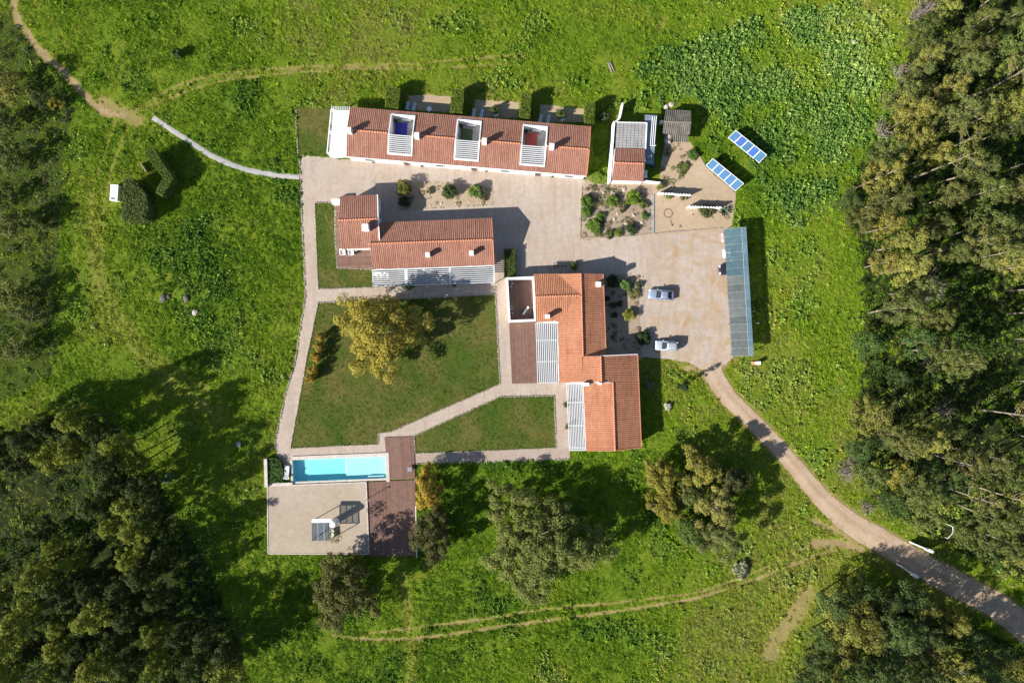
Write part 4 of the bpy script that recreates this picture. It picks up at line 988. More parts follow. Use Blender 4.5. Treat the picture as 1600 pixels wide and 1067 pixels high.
def shed():
    e, r_ = 2.0, 2.7; c = W(1058,192); root = empty('shed', (c.x, c.y, 0), 'weathered grey corrugated shed between lean-to and solar arrays', 'shed')
    for s in (((1040.6,171.3,e),(1079.4,173.2,e),(1037.6,190,r_),(1079.8,192,r_)), ((1035.4,208.4,e),(1077.8,210.4,e),(1037.6,190,r_),(1079.8,192,r_)), ((1052,222,1.75),(1074.5,222.5,1.75),(1052,208,2.0),(1075.5,209,2.0))):
        q = [np.array(W(*k)) for k in s]; L = np.linalg.norm(q[1] - q[0]); n = int(L / .32); V = []; F = []
        for i in range(n * 4 + 1):
            t = i / (n * 4); h = .045 * math.sin(i * math.pi / 2)
            for v in (0, 1): V.append(tuple((q[0] * (1 - t) + q[1] * t) * (1 - v) + (q[2] * (1 - t) + q[3] * t) * v + np.array([0, 0, h])))
        F = [(2 * i, 2 * i + 2, 2 * i + 3, 2 * i + 1) for i in range(n * 4)]
        o = mesh_obj('roof_sheet', V, F, FIBRE, root); sd = o.modifiers.new('thick', 'SOLIDIFY'); sd.thickness = .02
    m = MB(); m.bar(W(1037.4,190,r_ + .05), W(1080,192,r_ + .05), .22, .06); m.build('ridge', plain('ridge_fibre', (.2, .185, .15), .9), root)
    w = MB(); z = e; P = [W(*G(x, y, z)) for x, y in ((1042,174),(1077.5,175.5),(1075.5,208),(1038,206.5))]
    wall_box(w, P[0], P[1], 0, e - .08, .1); wall_box(w, P[3], P[2], 0, e - .08, .1); gable_wall(w, P[0], P[3], e - .1, e - .1, (.5, r_ - .1), .1); gable_wall(w, P[1], P[2], e - .1, e - .1, (.5, r_ - .1), .1)
    w.build('wall', wood_mat('shed_boards', (.11, .09, .07), (.13, .11, .09)), root)
    # rubbish and stones beside it
    for (x, y, s_, lab) in ((1041,168,.5,'pale rock at the northern corner of the grey shed'), (1049,163.5,.55,'pale rock beyond the grey shed near the weeds'), (1045,214,.9,'large pale rock in front of the grey shed'), (1043,221,.7,'tan rock below the front corner of the grey shed')): rock(x, y, s_, lab)
def rock_mesh(seed):
    g = np.random.default_rng(seed); bm = bmesh.new(); bmesh.ops.create_icosphere(bm, subdivisions=2, radius=1)
    f = unit(g.normal(0, 1, (7, 3)))
    for v in bm.verts:
        d = np.array(v.co); k = 1 - .30 * max(0, max(float(d @ q) for q in f) - .72) * 2.2 + g.normal(0, .03); v.co = Vector((d[0] * k * 1.15, d[1] * k * .9, d[2] * k * .65))
    me = bpy.data.meshes.new('rock'); bm.to_mesh(me); bm.free(); me.materials.append(STONE); return me
REDSTONE = mat_multi('red_stone', [(.3, (.12, .06, .045)), (.7, (.25, .14, .11))], 2.5, .9)
FIELDSTONE = mat_multi('field_stone', [(.3, (.05, .045, .042)), (.7, (.17, .145, .13))], 2.5, .9, 9, .3)
ROCKS = [rock_mesh(i) for i in range(4)]
def rock(px, py, s, label, group=None, z=.1, mat=None):
    me = rnd.choice(ROCKS)
    if mat: me = me.copy(); me.materials[0] = mat
    o = link('rock', me); o.location = W(px, py) + Vector((0, 0, z * s)); o.scale = (s, s, s); o.rotation_euler = (0, 0, rnd.uniform(0, 6.28)); return tag(o, label, 'rock', group)
shed()

def panel_mat(name, c):
    m, nt, b, out = nodes_of(name); v = objc(nt)
    br = nt.nodes.new('ShaderNodeTexBrick'); br.offset = 0; br.inputs['Scale'].default_value = 1; br.inputs['Mortar Size'].default_value = .006
    br.inputs['Brick Width'].default_value = .16; br.inputs['Row Height'].default_value = 4.0
    nt.links.new(v, br.inputs['Vector']); br.inputs['Color1'].default_value = (*c, 1); br.inputs['Color2'].default_value = (*[x * 1.15 for x in c], 1); br.inputs['Mortar'].default_value = (*[x * .6 for x in c], 1)
    oi = nt.nodes.new('ShaderNodeObjectInfo')
    cc = mixc(nt, 1.0, br.outputs['Color'], oi.outputs['Color'], 'MULTIPLY')
    cc = mixc(nt, 1.0, cc, ramp(nt, noise(nt, pos(nt), .9, 3), [(.3, (.8, .85, .9)), (.7, (1.15, 1.1, 1.05))]), 'MULTIPLY')
    nt.links.new(cc, b.inputs['Base Color']); b.inputs['Roughness'].default_value = .22; b.inputs['Specular IOR Level'].default_value = .6; return m
SOLAR = panel_mat('solar_glass', (.038, .108, .23))
def solar(label, TL, TR, BR, BL, tints):
    """five framed collectors; BL-BR is the low (south-west) edge, TL-TR the high edge"""
    zl, zh = .35, 1.75; a, b, c, d = W(*TL, zh), W(*TR, zh), W(*BR, zl), W(*BL, zl); m = (a + b + c + d) / 4
    r = empty('solar_array', (m.x, m.y, 0), label, 'solar array', 'tilted solar arrays in the service yard')
    nrm = (c - d).cross(a - d).normalized(); nrm = nrm if nrm.z > 0 else -nrm
    rz = math.atan2((b - a).y, (b - a).x)
    for k in range(5):
        f = lambda s, t: d.lerp(c, s).lerp(a.lerp(b, s), t)
        s0, s1 = k / 5 + .012, (k + 1) / 5 - .012; cor = [f(s0, .05), f(s1, .05), f(s1, .95), f(s0, .95)]; cen = sum(cor, Vector()) / 4
        ex = (cor[1] - cor[0]).normalized(); ey = nrm.cross(ex); M = Matrix((ex, ey, nrm)).transposed()
        loc = [M.transposed() @ (v - cen) for v in cor]
        o = MB().prism([v - Vector((0, 0, .04)) for v in loc], [v + Vector((0, 0, .01)) for v in loc]); me = bpy.data.meshes.new('panel'); me.from_pydata([tuple(v) for v in o.v], [], o.f); me.materials.append(SOLAR)
        p = link('panel', me, r, cen - Vector(r.location)); p.rotation_euler = M.to_euler(); p.color = (*tints[k], 1)
        fr = MB()
        for s in (k / 5 + .003, (k + 1) / 5 - .003): fr.bar(f(s, 0) + nrm * .01, f(s, 1) + nrm * .01, .05, .08)
        for t in (.02, .98): fr.bar(f(s0 - .005, t) + nrm * .01, f(s1 + .005, t) + nrm * .01, .06, .08)
        fr.build('panel_frame', WPAINT, r)
    for s in (.02, .35, .65, .98):
        p = a.lerp(b, s) - nrm * .08; MB().bar((p.x, p.y, 0), p, .06).build('leg', GREYMETAL, r); q = d.lerp(c, s) - nrm * .08; MB().bar((q.x, q.y, 0), q, .06).build('leg', GREYMETAL, r)
solar('blue solar array standing in the weeds, farther from the house', (1149.9,203.8), (1198.4,242.4), (1186,254.8), (1137.5,215.6), [(1,1,1),(.75,.7,1.15),(.9,.95,.9),(.65,.75,1.3),(.9,1.05,.9)])
solar('pale blue solar array standing on the sandy yard', (1113.8,247.6), (1162.3,286.8), (1148.9,299.1), (1102.9,258.9), [(1.15,1.1,1.0),(1.15,1.1,1.0),(1.2,1.15,1.05),(1.1,1.05,1.05),(1.15,1.1,1.0)])

def slat_fence(label, a, b, n, h=1.65):
    a, b = W(*a), W(*b); c = (a + b) / 2; r = empty('slat_screen', c, label, 'screen'); d = (b - a).normalized()
    m = MB(); m.box((0, 0, 0), (.42, .07, h)); me = bpy.data.meshes.new('board'); me.from_pydata([tuple(v) for v in m.v], [], m.f); me.materials.append(WPAINT)
    for k in range(n):
        p = a.lerp(b, k / (n - 1)) - c; o = link('board', me, r, (p.x, p.y, h / 2 - .05 + rnd.uniform(-.05, .05))); o.rotation_euler = (R(rnd.uniform(-3, 3)), R(6), math.atan2(d.y, d.x) - R(32))
    for z in (.4, 1.1): MB().bar(a + Vector((0, .05, z)), b + Vector((0, .05, z)), .05, .09).build('rail', WPAINT, r)
slat_fence('white slatted screen above the sandy bed, nearer the service building', (1029,304), (1074,307), 11)
slat_fence('white slatted screen behind the round shrub and agave', (1074.5,325), (1121,326.5), 11)

# ---- carport
def carport():
    z = 2.6; TL, TR, BR, BL = W(1130.8,358.2,z - .12), W(1166,354.8,z), W(1177.6,555.8,z), W(1143.4,556.6,z - .12); c = (TL + BR) / 2
    r = empty('carport', (c.x, c.y, 0), 'long blue grey glass carport along the car park', 'carport')
    m, nt, b, out = nodes_of('carport_glass'); oi = nt.nodes.new('ShaderNodeObjectInfo')
    cc = mixc(nt, 1.0, oi.outputs['Color'], ramp(nt, noise(nt, pos(nt), .8, 5, .7), [(.3, (.75, .78, .8)), (.7, (1.15, 1.12, 1.1))]), 'MULTIPLY')
    nt.links.new(cc, b.inputs['Base Color']); b.inputs['Roughness'].default_value = .15; b.inputs['Specular IOR Level'].default_value = .7; b.inputs['Alpha'].default_value = .72
    n = 16
    f = lambda s, t: TL.lerp(TR, s).lerp(BL.lerp(BR, s), t)
    for k in range(n):
        for s0, s1 in ((.0, .78), (.80, 1.0)):
            t0, t1 = k / n + .002, (k + 1) / n - .002; cor = [f(s0, t0), f(s1, t0), f(s1, t1), f(s0, t1)]
            o = MB().prism(cor, [v + Vector((0, 0, .02)) for v in cor]).build('glass_panel', m, r)
            base = (.11, .19, .22) if k < 6 else (.165, .185, .19); base = base if s1 < .9 else (.15, .24, .30); g = rnd.uniform(.85, 1.15); o.color = (*[x * g for x in base], 1)
    for k in range(n + 1):
        MB().bar(f(0, k / n) + Vector((0, 0, .025)), f(1, k / n) + Vector((0, 0, .025)), .045, .05).build('glazing_bar', ALUBAR, r)
    for s in (.79,): MB().bar(f(s, 0) + Vector((0, 0, .03)), f(s, 1) + Vector((0, 0, .03)), .09, .06).build('rail', ALUBAR, r)
    for s in (.12, .93): MB().bar(f(s, 0) + Vector((0, 0, -.12)), f(s, 1) + Vector((0, 0, -.12)), .10, .18).build('beam', GREYMETAL, r)
    for k in range(0, n + 1, 2):
        for s in ((.93,) if k % 4 else (.12, .93)): p = f(s, min(max(k / n, .005), .995)); MB().box((p.x, p.y, (p.z - .2) / 2), (.11, .11, p.z - .2)).build('post', GREYMETAL, r)
ALUBAR = plain('glazing_alu', (.30, .36, .38), .4, .08)
carport()
# ------------------------------------------------------------------ pool, pool house roof
POOLM = mat_multi('pool_plaster', [(.25, (.60, .77, .79)), (.5, (.72, .87, .88)), (.75, (.80, .92, .92))], 1.1, .6, 5, .10)
def pool():
    rzv = W(601.7,711.7) - W(457,717.5); u = Vector((rzv.x, rzv.y, 0)).normalized(); v = Vector((u.y, -u.x, 0))
    o0 = W(457,718.5); L = (W(602,711.7) - o0).length; D = 34 * S * 1.0
    P = lambda a, b, z: o0 + u * a + v * b + Vector((0, 0, z))
    c = P(L / 2, D / 2, 0); r = empty('swimming_pool', (c.x, c.y, 0), 'long turquoise swimming pool beside the lawn path', 'pool')
    depth = 1.12; sh = .72; x1 = L * .55; m = MB(); tz = .12
    def q(*p): m.add(p, [(0, 1, 2, 3)])
    q(P(0, 0, tz - depth), P(x1, 0, tz - depth), P(x1, D, tz - depth), P(0, D, tz - depth)); q(P(x1 + .4, 0, tz - sh), P(L, 0, tz - sh), P(L, D, tz - sh), P(x1 + .4, D, tz - sh)); q(P(x1, 0, tz - depth), P(x1 + .4, 0, tz - sh), P(x1 + .4, D, tz - sh), P(x1, D, tz - depth))
    q(P(0, 0, tz - depth), P(0, D, tz - depth), P(0, D, tz), P(0, 0, tz)); q(P(L, 0, tz - sh), P(L, D, tz - sh), P(L, D, tz), P(L, 0, tz))
    for b in (0, D): m.add([P(0, b, tz - depth), P(x1, b, tz - depth), P(x1 + .4, b, tz - sh), P(L, b, tz - sh), P(L, b, tz), P(0, b, tz)], [(0, 1, 2, 3, 4, 5)])
    m.build('basin', POOLM, r)
    wm = bpy.data.materials.new('pool_water'); wm.use_nodes = True; nt = wm.node_tree; nt.nodes.clear(); out = nt.nodes.new('ShaderNodeOutputMaterial')
    tr = nt.nodes.new('ShaderNodeBsdfTransparent'); tr.inputs[0].default_value = (.96, .99, 1, 1); gl = nt.nodes.new('ShaderNodeBsdfGlossy'); gl.inputs['Roughness'].default_value = .03
    fr = nt.nodes.new('ShaderNodeFresnel'); fr.inputs[0].default_value = 1.33; mx = nt.nodes.new('ShaderNodeMixShader')
    bp = nt.nodes.new('ShaderNodeBump'); bp.inputs['Strength'].default_value = .35; nt.links.new(noise(nt, pos(nt), 2.5, 4), bp.inputs['Height']); nt.links.new(bp.outputs[0], gl.inputs['Normal'])
    mx.inputs[0].default_value = .04; nt.links.new(tr.outputs[0], mx.inputs[1]); nt.links.new(gl.outputs[0], mx.inputs[2]); nt.links.new(mx.outputs[0], out.inputs['Surface'])
    va = nt.nodes.new('ShaderNodeVolumeAbsorption'); va.inputs['Color'].default_value = (.02, .90, .93, 1); va.inputs['Density'].default_value = .36; nt.links.new(va.outputs[0], out.inputs['Volume'])
    zw = tz - .14; w = MB(); e = .004
    lo = [P(e, e, tz - depth + e), P(x1, e, tz - depth + e), P(x1 + .4, e, tz - sh + e), P(L - e, e, tz - sh + e), P(L - e, e, zw), P(e, e, zw)]
    hi = [p + v * (D - 2 * e) for p in lo]; w.prism(lo, hi); w.build('water', wm, r)
    cp = MB()
    for (a0, a1, b0, b1) in ((-.05, L + .60, -.62, 0), (L, L + .60, 0, D + .62), (-.32, 0, 0, D)):
        cp.prism([P(a0, b0, .0), P(a1, b0, .0), P(a1, b1, .0), P(a0, b1, .0)], [P(a0, b0, tz + .04), P(a1, b0, tz + .04), P(a1, b1, tz + .04), P(a0, b1, tz + .04)])
    cp.prism([P(0, D, 0), P(L, D, 0), P(L, D + .32, 0), P(0, D + .32, 0)], [P(0, D, tz + .04), P(L, D, tz + .04), P(L, D + .32, tz + .04), P(0, D + .32, tz + .04)])
    cp.build('coping', COPING, r)
    st = MB(); st.prism([P(L - 3.2, D - .42, tz - sh), P(L - .5, D - .42, tz - sh), P(L - .5, D - .02, tz - sh), P(L - 3.2, D - .02, tz - sh)], [P(L - 3.2, D - .42, tz - .35), P(L - .5, D - .42, tz - .35), P(L - .5, D - .02, tz - .35), P(L - 3.2, D - .02, tz - .35)]); st.build('step', POOLM, r)
    return r
pool()
# the basin is cut into the ground: open the sheets above it
def cut_hole(poly):
    X0, X1 = min(p.x for p in poly), max(p.x for p in poly); Y0, Y1 = min(p.y for p in poly), max(p.y for p in poly)
    for nm in ('ground', 'gravel_yard'):
        o = bpy.data.objects[nm]; bm = bmesh.new(); bm.from_mesh(o.data)
        n = len(poly)
        fs = [f for f in bm.faces if f.calc_center_median().x > X0 - 40 and f.calc_center_median().x < X1 + 40 and abs(f.calc_center_median().y - (Y0 + Y1) / 2) < 60] if nm != 'ground' else [f for f in bm.faces if X0 - 1 < f.calc_center_median().x < X1 + 1 and Y0 - 1 < f.calc_center_median().y < Y1 + 1]
        for i in range(n):
            a = poly[i]; b = poly[(i + 1) % n]; d = (b - a); nr = Vector((d.y, -d.x, 0)).normalized()
            geom = list({e for f in fs if f.is_valid for e in f.edges} | {v for f in fs if f.is_valid for v in f.verts}) + [f for f in fs if f.is_valid]
            res = bmesh.ops.bisect_plane(bm, geom=geom, plane_co=(a.x, a.y, 0), plane_no=nr)
            fs = list(set([f for f in fs if f.is_valid] + [g for g in res['geom'] if isinstance(g, bmesh.types.BMFace)] + [g for g in res['geom_cut'] if isinstance(g, bmesh.types.BMFace)]))
        pp = [(p.x, p.y) for p in poly]
        kill = [f for f in bm.faces if (lambda c: bool(inside(pp, np.array([c.x]), np.array([c.y]))[0]))(f.calc_center_median())] if nm != 'ground' else [f for f in bm.faces if X0 < f.calc_center_median().x < X1 and Y0 < f.calc_center_median().y < Y1 and inside(pp, np.array([f.calc_center_median().x]), np.array([f.calc_center_median().y]))[0]]
        bmesh.ops.delete(bm, geom=kill, context='FACES'); bm.to_mesh(o.data); bm.free()
_pu = (W(602,711.7) - W(457,718.5)); _pu = Vector((_pu.x, _pu.y, 0)).normalized(); _pv = Vector((_pu.y, -_pu.x, 0)); _o = W(457,718.5); _L = (W(602,711.7) - _o).length
cut_hole([_o - _pu * .1 - _pv * .1, _o + _pu * (_L + .1) - _pv * .1, _o + _pu * (_L + .1) + _pv * (34 * S + .1), _o - _pu * .1 + _pv * (34 * S + .1)])

def pool_house():
    q = WP(POOLROOF); c = sum(q, Vector()) / 4; r = empty('pool_house', (c.x, c.y, 0), 'flat gravel roof of the sunken pool house with a glazed stair lantern', 'building')
    MB().poly([tuple(v)[:2] for v in [p.lerp(c, .012) for p in q]], .03, .26).build('roof_gravel', ROOFGRAVEL, r)
    k = MB()
    for i in range(4): k.bar(q[i] + Vector((0, 0, .20)), q[(i + 1) % 4] + Vector((0, 0, .20)), .16, .24)
    k.build('parapet', COPING, r)
    # glazed lantern: open frame, white roof strip, round white drum
    z = 3.0; b0 = .26; f = lambda x, y, zz=z: W(x, y, zz)
    tl, tr, br, bl = f(486.5,816.5), f(515.5,816), f(517,845), f(487,845.3)
    fr = MB()
    for a, b in ((tl, tr), (tr, br), (br, bl), (bl, tl)): fr.bar(a, b, .10, .10)
    for p in (tl, tr, br, bl): fr.bar((p.x, p.y, b0), (p.x, p.y, z), .10)
    for t in (.34, .66): fr.bar(tl.lerp(tr, t), bl.lerp(br, t), .08, .08)
    fr.bar((bl.x, bl.y, b0), tr.lerp(br, .1), .07)
    fr.build('lantern_frame', GREYMETAL, r)
    g = bpy.data.materials.new('lantern_glass'); g.use_nodes = True; nt = g.node_tree; nt.nodes.clear(); out = nt.nodes.new('ShaderNodeOutputMaterial'); t_ = nt.nodes.new('ShaderNodeBsdfTransparent'); t_.inputs[0].default_value = (.62, .66, .68, 1)
    gl = nt.nodes.new('ShaderNodeBsdfGlossy'); gl.inputs['Roughness'].default_value = .08; mx = nt.nodes.new('ShaderNodeMixShader'); mx.inputs[0].default_value = .08; nt.links.new(t_.outputs[0], mx.inputs[1]); nt.links.new(gl.outputs[0], mx.inputs[2]); nt.links.new(mx.outputs[0], out.inputs[0])
    for i in range(3):
        a, b = i / 3 + .02, (i + 1) / 3 - .02; cor = [tl.lerp(tr, a).lerp(bl.lerp(br, a), .03), tl.lerp(tr, b).lerp(bl.lerp(br, b), .03), tl.lerp(tr, b).lerp(bl.lerp(br, b), .97), tl.lerp(tr, a).lerp(bl.lerp(br, a), .97)]
        MB().prism([v - Vector((0, 0, .02)) for v in cor], cor).build('glass_pane', g, r)
    w = MB(); w.poly([tuple(v)[:2] for v in (f(488,810.5), f(517,810.5), f(521,815.6), f(487,815.8))], z - .02, z + .10); w.build('canopy_strip', WPAINT, r)
    d = MB(); pc = f(519.5,819.5); n = 14
    d.tube([(pc.x, pc.y, b0), (pc.x, pc.y, z + .12)], [.48, .48], n); d.build('drum', WPAINT, r)
    d = MB(); q2 = [W(518.5,826,.3), W(522.5,826,.3), W(523,838.5,.3), W(518,838,.3)]; d.poly([tuple(v)[:2] for v in q2], .27, .9); d.build('stair_wall', WPAINT, r)
    MB().poly([tuple(v)[:2] for v in WP([(489,817),(513,817),(513,841),(489,841)], .3)], .262, .30).build('stair_grating', CONC, r)
pool_house()
def low_walls():
    o = MB(); o.poly(WP([(412,717),(417,717),(418.3,761),(413.5,761.2)], 0.9), 0, .9); o = o.build('garden_wall', COPING, None); tag(o, 'pale stone wall end west of the pool planting', 'wall')
    o = MB(); o.poly(WP([(418.6,755),(457,753.6),(457,757.6),(418.6,758.9)], 0.4), 0, .45); o = o.build('garden_wall', COPING, None); tag(o, 'low pale stone wall between the pool planting and the pool house roof', 'wall')
    o = MB(); o.poly(WP([(517.5,311.3),(531,310.8),(531,318.2),(518.5,318.7)], 1.6), 0, 1.6); o = o.build('garden_wall', WHITE, None); tag(o, 'short thick white wall at the corner of the square wing', 'wall')
    o = MB(); o.poly(WP([(1017.6,304),(1022,304),(1022,365),(1017.6,365.5)]), .02, .12); o = o.build('concrete_strip', CONC, None); tag(o, kind='structure')
    # gate posts and walls on the dirt road
    for a, b, blk, lab in (((1420,845.5),(1450.5,858.5),1,'long white gate wall on the forest side of the dirt road'), ((1400,880),(1427,897.5),1,'long white gate wall on the meadow side of the dirt road')):
        r = empty('gate_wall', (W(*a) + W(*b)) / 2, lab, 'wall'); A, B = W(*a), W(*b); m = MB(); wall_box(m, A, B, 0, 1.3, .22); m.build('wall', WPAINT, r)
        m = MB(); d = (B - A).normalized(); p = B - d * .35; m.box((p.x, p.y, .8), (.75, .5, 1.6), math.atan2(d.y, d.x)); m.build('pier', WPAINT, r)
    m = MB(); m.poly([tuple(v)[:2] for v in WP([(1405,862),(1424,852),(1431,872),(1412,880)])], .05, .09); 
low_walls()

# ------------------------------------------------------------------ cars
GLASSC = plain('car_glass', (.02, .028, .035), .06, .1, spec=.9)
LAMP = plain('lamp_glass', (.62, .64, .66), .15, .04, spec=.8); RED = plain('tail_lamp', (.30, .02, .02), .2)
def car_paint(name, c, met=.5):
    m, nt, b, out = nodes_of(name); nt.links.new(ramp(nt, noise(nt, pos(nt), 1.0, 3), [(.3, tuple(x * .93 for x in c)), (.7, c)]), b.inputs['Base Color'])
    b.inputs['Metallic'].default_value = met; b.inputs['Roughness'].default_value = .38; b.inputs['Coat Weight'].default_value = .5; b.inputs['Coat Roughness'].default_value = .12; return m
SILVER = car_paint('silver_paint', (.36, .42, .53)); SILVER2 = car_paint('pale_silver_paint', (.58, .62, .68)); WHITEC = car_paint('white_car', (.72, .73, .74), 0); DARKC = car_paint('dark_car', (.035, .04, .05)); REDC = car_paint('pale_pink_car', (.45, .30, .29), .2)
def make_car(paint, L, Wd, Ht, hatch, label, px, py, head):
    """front towards +x"""
    p = W(px, py); r = empty('parked_car', (0, 0, 0), label, 'car', 'cars on the car park'); hw = Wd / 2
    st = [(-.5, .70, .45, .62), (-.485, .86, .34, .80), (-.45, .94, .26, .90), (-.33, 1.0, .20, .94), (0, 1.0, .19, .92), (.22, 1.0, .20, .90), (.36, .985, .22, .82), (.44, .93, .26, .74), (.485, .82, .32, .64), (.5, .66, .42, .54)]
    V = []; F = []
    for x, w, zl, zt in st:
        w *= hw; V += [(x * L, -w * .86, zl), (x * L, -w * .985, zl + (zt - zl) * .35), (x * L, -w, zl + (zt - zl) * .62), (x * L, -w * .93, zt - .05), (x * L, -w * .6, zt), (x * L, 0, zt + .02), (x * L, w * .6, zt), (x * L, w * .93, zt - .05), (x * L, w, zl + (zt - zl) * .62), (x * L, w * .985, zl + (zt - zl) * .35), (x * L, w * .86, zl)]
    k = 11
    for i in range(len(st) - 1):
        for j in range(k): F.append((i * k + j, i * k + (j + 1) % k, (i + 1) * k + (j + 1) % k, (i + 1) * k + j))
    F += [tuple(range(k))[::-1], tuple(range((len(st) - 1) * k, len(st) * k))]
    o = mesh_obj('body', V, F, paint, r, True); s = o.modifiers.new('smooth', 'SUBSURF'); s.levels = s.render_levels = 2
    # greenhouse: stations x, half width bottom, half width top, z
    xr0, xr1, xf1, xf0 = (-.49, -.40, .02, .21) if hatch else (-.40, -.24, .03, .20)
    zb = .90; zt = Ht; wb, wt = hw * .90, hw * .70
    A = [(xr0 * L, -wb * .9, zb), (xf0 * L, -wb * .92, zb), (xf0 * L, wb * .92, zb), (xr0 * L, wb * .9, zb)]; Bq = [(xr1 * L, -wt * .95, zt), (xf1 * L, -wt, zt), (xf1 * L, wt, zt), (xr1 * L, wt * .95, zt)]
    mesh_obj('windows', A + Bq, [(0, 1, 5, 4), (1, 2, 6, 5), (2, 3, 7, 6), (3, 0, 4, 7), (4, 5, 6, 7)], GLASSC, r)
    rf = MB(); n = 6; pts = []
    for i in range(n + 1):
        t = i / n; x = (xr1 + (xf1 - xr1) * t) * L; c = .05 * math.sin(math.pi * t); w = wt * (1.03 - .03 * abs(2 * t - 1))
        pts.append([(x, -w, zt + .01), (x, -w * .55, zt + .035 + c), (x, w * .55, zt + .035 + c), (x, w, zt + .01)])
    V = [q for a in pts for q in a]; F = [(i * 4 + j, (i + 1) * 4 + j, (i + 1) * 4 + j + 1, i * 4 + j + 1) for i in range(n) for j in range(3)]
    o = mesh_obj('roof', V, F, paint, r, True); sd = o.modifiers.new('thick', 'SOLIDIFY'); sd.thickness = .03; sd.offset = -1
    pl = MB()
    for s in (-1, 1):
        pl.bar((xf0 * L, s * wb * .92, zb - .02), (xf1 * L, s * wt, zt + .01), .07); pl.bar((xr0 * L, s * wb * .9, zb - .02), (xr1 * L, s * wt * .95, zt + .01), .09); pl.bar((-.09 * L, s * wb * .93, zb - .02), (-.09 * L, s * wt * 1.0, zt), .06)
    pl.build('pillars', paint, r)
    for s in (-1, 1):
        m = MB(); m.box((.17 * L, s * (hw + .07), .96), (.14, .2, .13)); m.build('wing_mirror', paint, r)
        m = MB(); m.box((.455 * L, s * hw * .66, .655), (.26, .34, .10), 0, .45); m.build('headlight', LAMP, r)
        m = MB(); m.box((-.478 * L, s * hw * .70, .74), (.14, .32, .14), 0, -.2); m.build('tail_light', RED, r)
    for x in (-.31, .32):
        for s in (-1, 1):
            w = MB(); w.tube([(x * L, s * (hw - .22), .32), (x * L, s * (hw - .01), .32)], .32, 16); w = w.build('wheel', RUBBER, r); h = MB(); h.tube([(x * L, s * (hw - .02), .32), (x * L, s * (hw + .005), .32)], .2, 12); h.build('rim', CHROME, w)
    r.location = p; r.rotation_euler = (0, 0, head); return r
make_car(SILVER, 4.4, 1.78, 1.40, False, 'silver blue saloon car alone in the middle of the car park', 1031.8, 461, R(180 - 4.5))
make_car(SILVER2, 4.0, 1.72, 1.46, True, 'pale silver hatchback parked half in the shadow of the L shaped villa', 1040.3, 540.3, R(180 - 3))
make_car(REDC, 3.9, 1.66, 1.45, True, 'pinkish car under the northern end of the glass carport', 1143, 372, R(183))
make_car(WHITEC, 4.0, 1.7, 1.45, True, 'white car under the glass carport beside the dark car', 1146, 396.5, R(182))
make_car(DARKC, 4.5, 1.78, 1.42, False, 'dark car poking out farthest from under the glass carport', 1141.5, 421.5, R(183))

# ------------------------------------------------------------------ furniture and small things
CANVAS = plain('canvas', (.74, .73, .70), .8, .05)
def armchair(px, py, label, rz, z=.13, s=1.0, group='white armchairs', mat=CANVAS, back=.45):
    r = empty('armchair', W(px, py) + Vector((0, 0, z)), label, 'armchair', group, rz); r.scale = (s, s, s); L = root_loc(r)
    def b(n, c, d, ry=0): m = MB(); m.box((0, 0, 0), d, 0, ry); o = mesh_obj(n, m.v, m.f, mat, None); o.parent = r; o.location = c
    b('seat', (0, .02, .36), (.60, .72, .14)); b('backrest', (0, .40, .62), (.60, .12, .62)); b('armrest', (-.34, .02, .46), (.08, .76, .36)); b('armrest', (.34, .02, .46), (.08, .76, .36))
    for sx in (-1, 1):
        for sy in (-1, 1): b('leg', (sx * .30, sy * .32, .15), (.05, .05, .30))
    return r
def table(px, py, label, s=.5, h=.5, z=.13, mat=WPAINT, name='side_table', rz=0):
    r = empty(name, W(px, py) + Vector((0, 0, z)), label, 'table', None, rz)
    def b(n, c, d): m = MB(); m.box((0, 0, 0), d); o = mesh_obj(n, m.v, m.f, mat, None); o.parent = r; o.location = c
    b('tabletop', (0, 0, h - .02), (s, s, .04))
    for sx in (-1, 1):
        for sy in (-1, 1): b('leg', (sx * s * .42, sy * s * .42, h / 2 - .02), (.05, .05, h - .04))
    return r
def lounger(px, py, label, rz, z=.05, L=1.9, w=.62, group=None, mat=CANVAS):
    r = empty('sun_lounger', W(px, py) + Vector((0, 0, z)), label, 'sun lounger', group, rz)
    def b(n, c, d, rx=0, mt=mat): m = MB(); m.box((0, 0, 0), d, 0, 0, rx); o = mesh_obj(n, m.v, m.f, mt, None); o.parent = r; o.location = c
    b('frame', (0, 0, .25), (w, L, .06), 0, WPAINT); b('mattress', (0, -.26, .33), (w * .92, L * .68, .10)); b('headrest', (0, L * .31, .50), (w * .92, L * .40, .10), .5)
    for sx in (-1, 1):
        for sy in (-1, 1): b('leg', (sx * w * .42, sy * L * .42, .11), (.05, .05, .22), 0, WPAINT)
    return r
armchair(536.8,395.5,'white armchair on the deck, nearest its western edge',R(8),.13,1.25); armchair(549.8,395.5,'white armchair on the deck beside the small white table',R(6),.13,1.25); table(555.8,391.5,'small white side table by the armchairs on the deck',.55,.5,rz=.4)
armchair(594.3,432,'white armchair under the western end of the long pergola',R(2),.04,1.2); armchair(604.6,431.6,'white armchair under the long pergola, second from its western end',R(2),.04,1.2); table(587,428.5,'small white table under the western end of the long pergola',.5,.5,.04)
armchair(663.5,426.5,'shaded white armchair under the middle bay of the long pergola',R(2),.04,1.1); armchair(676.5,426,'shaded white armchair under the middle bay, nearer the wide beam',R(2),.04,1.1)
for (x, y, k, w_) in ((637.3,166.5,'western','first'),(647.6,168.2,'western','second'),(740.5,177.2,'middle','first'),(753,178.6,'middle','second'),(844.5,187,'eastern','first'),(856.8,187.3,'eastern','second')):
    lounger(x, y, 'pale blue garden lounger behind the guest house in the %s yard, %s from the hedge' % (k, w_), R(-12), .03, 1.3, .55, 'garden loungers behind the guest house', plain('blue_canvas', (.50, .58, .68), .7))
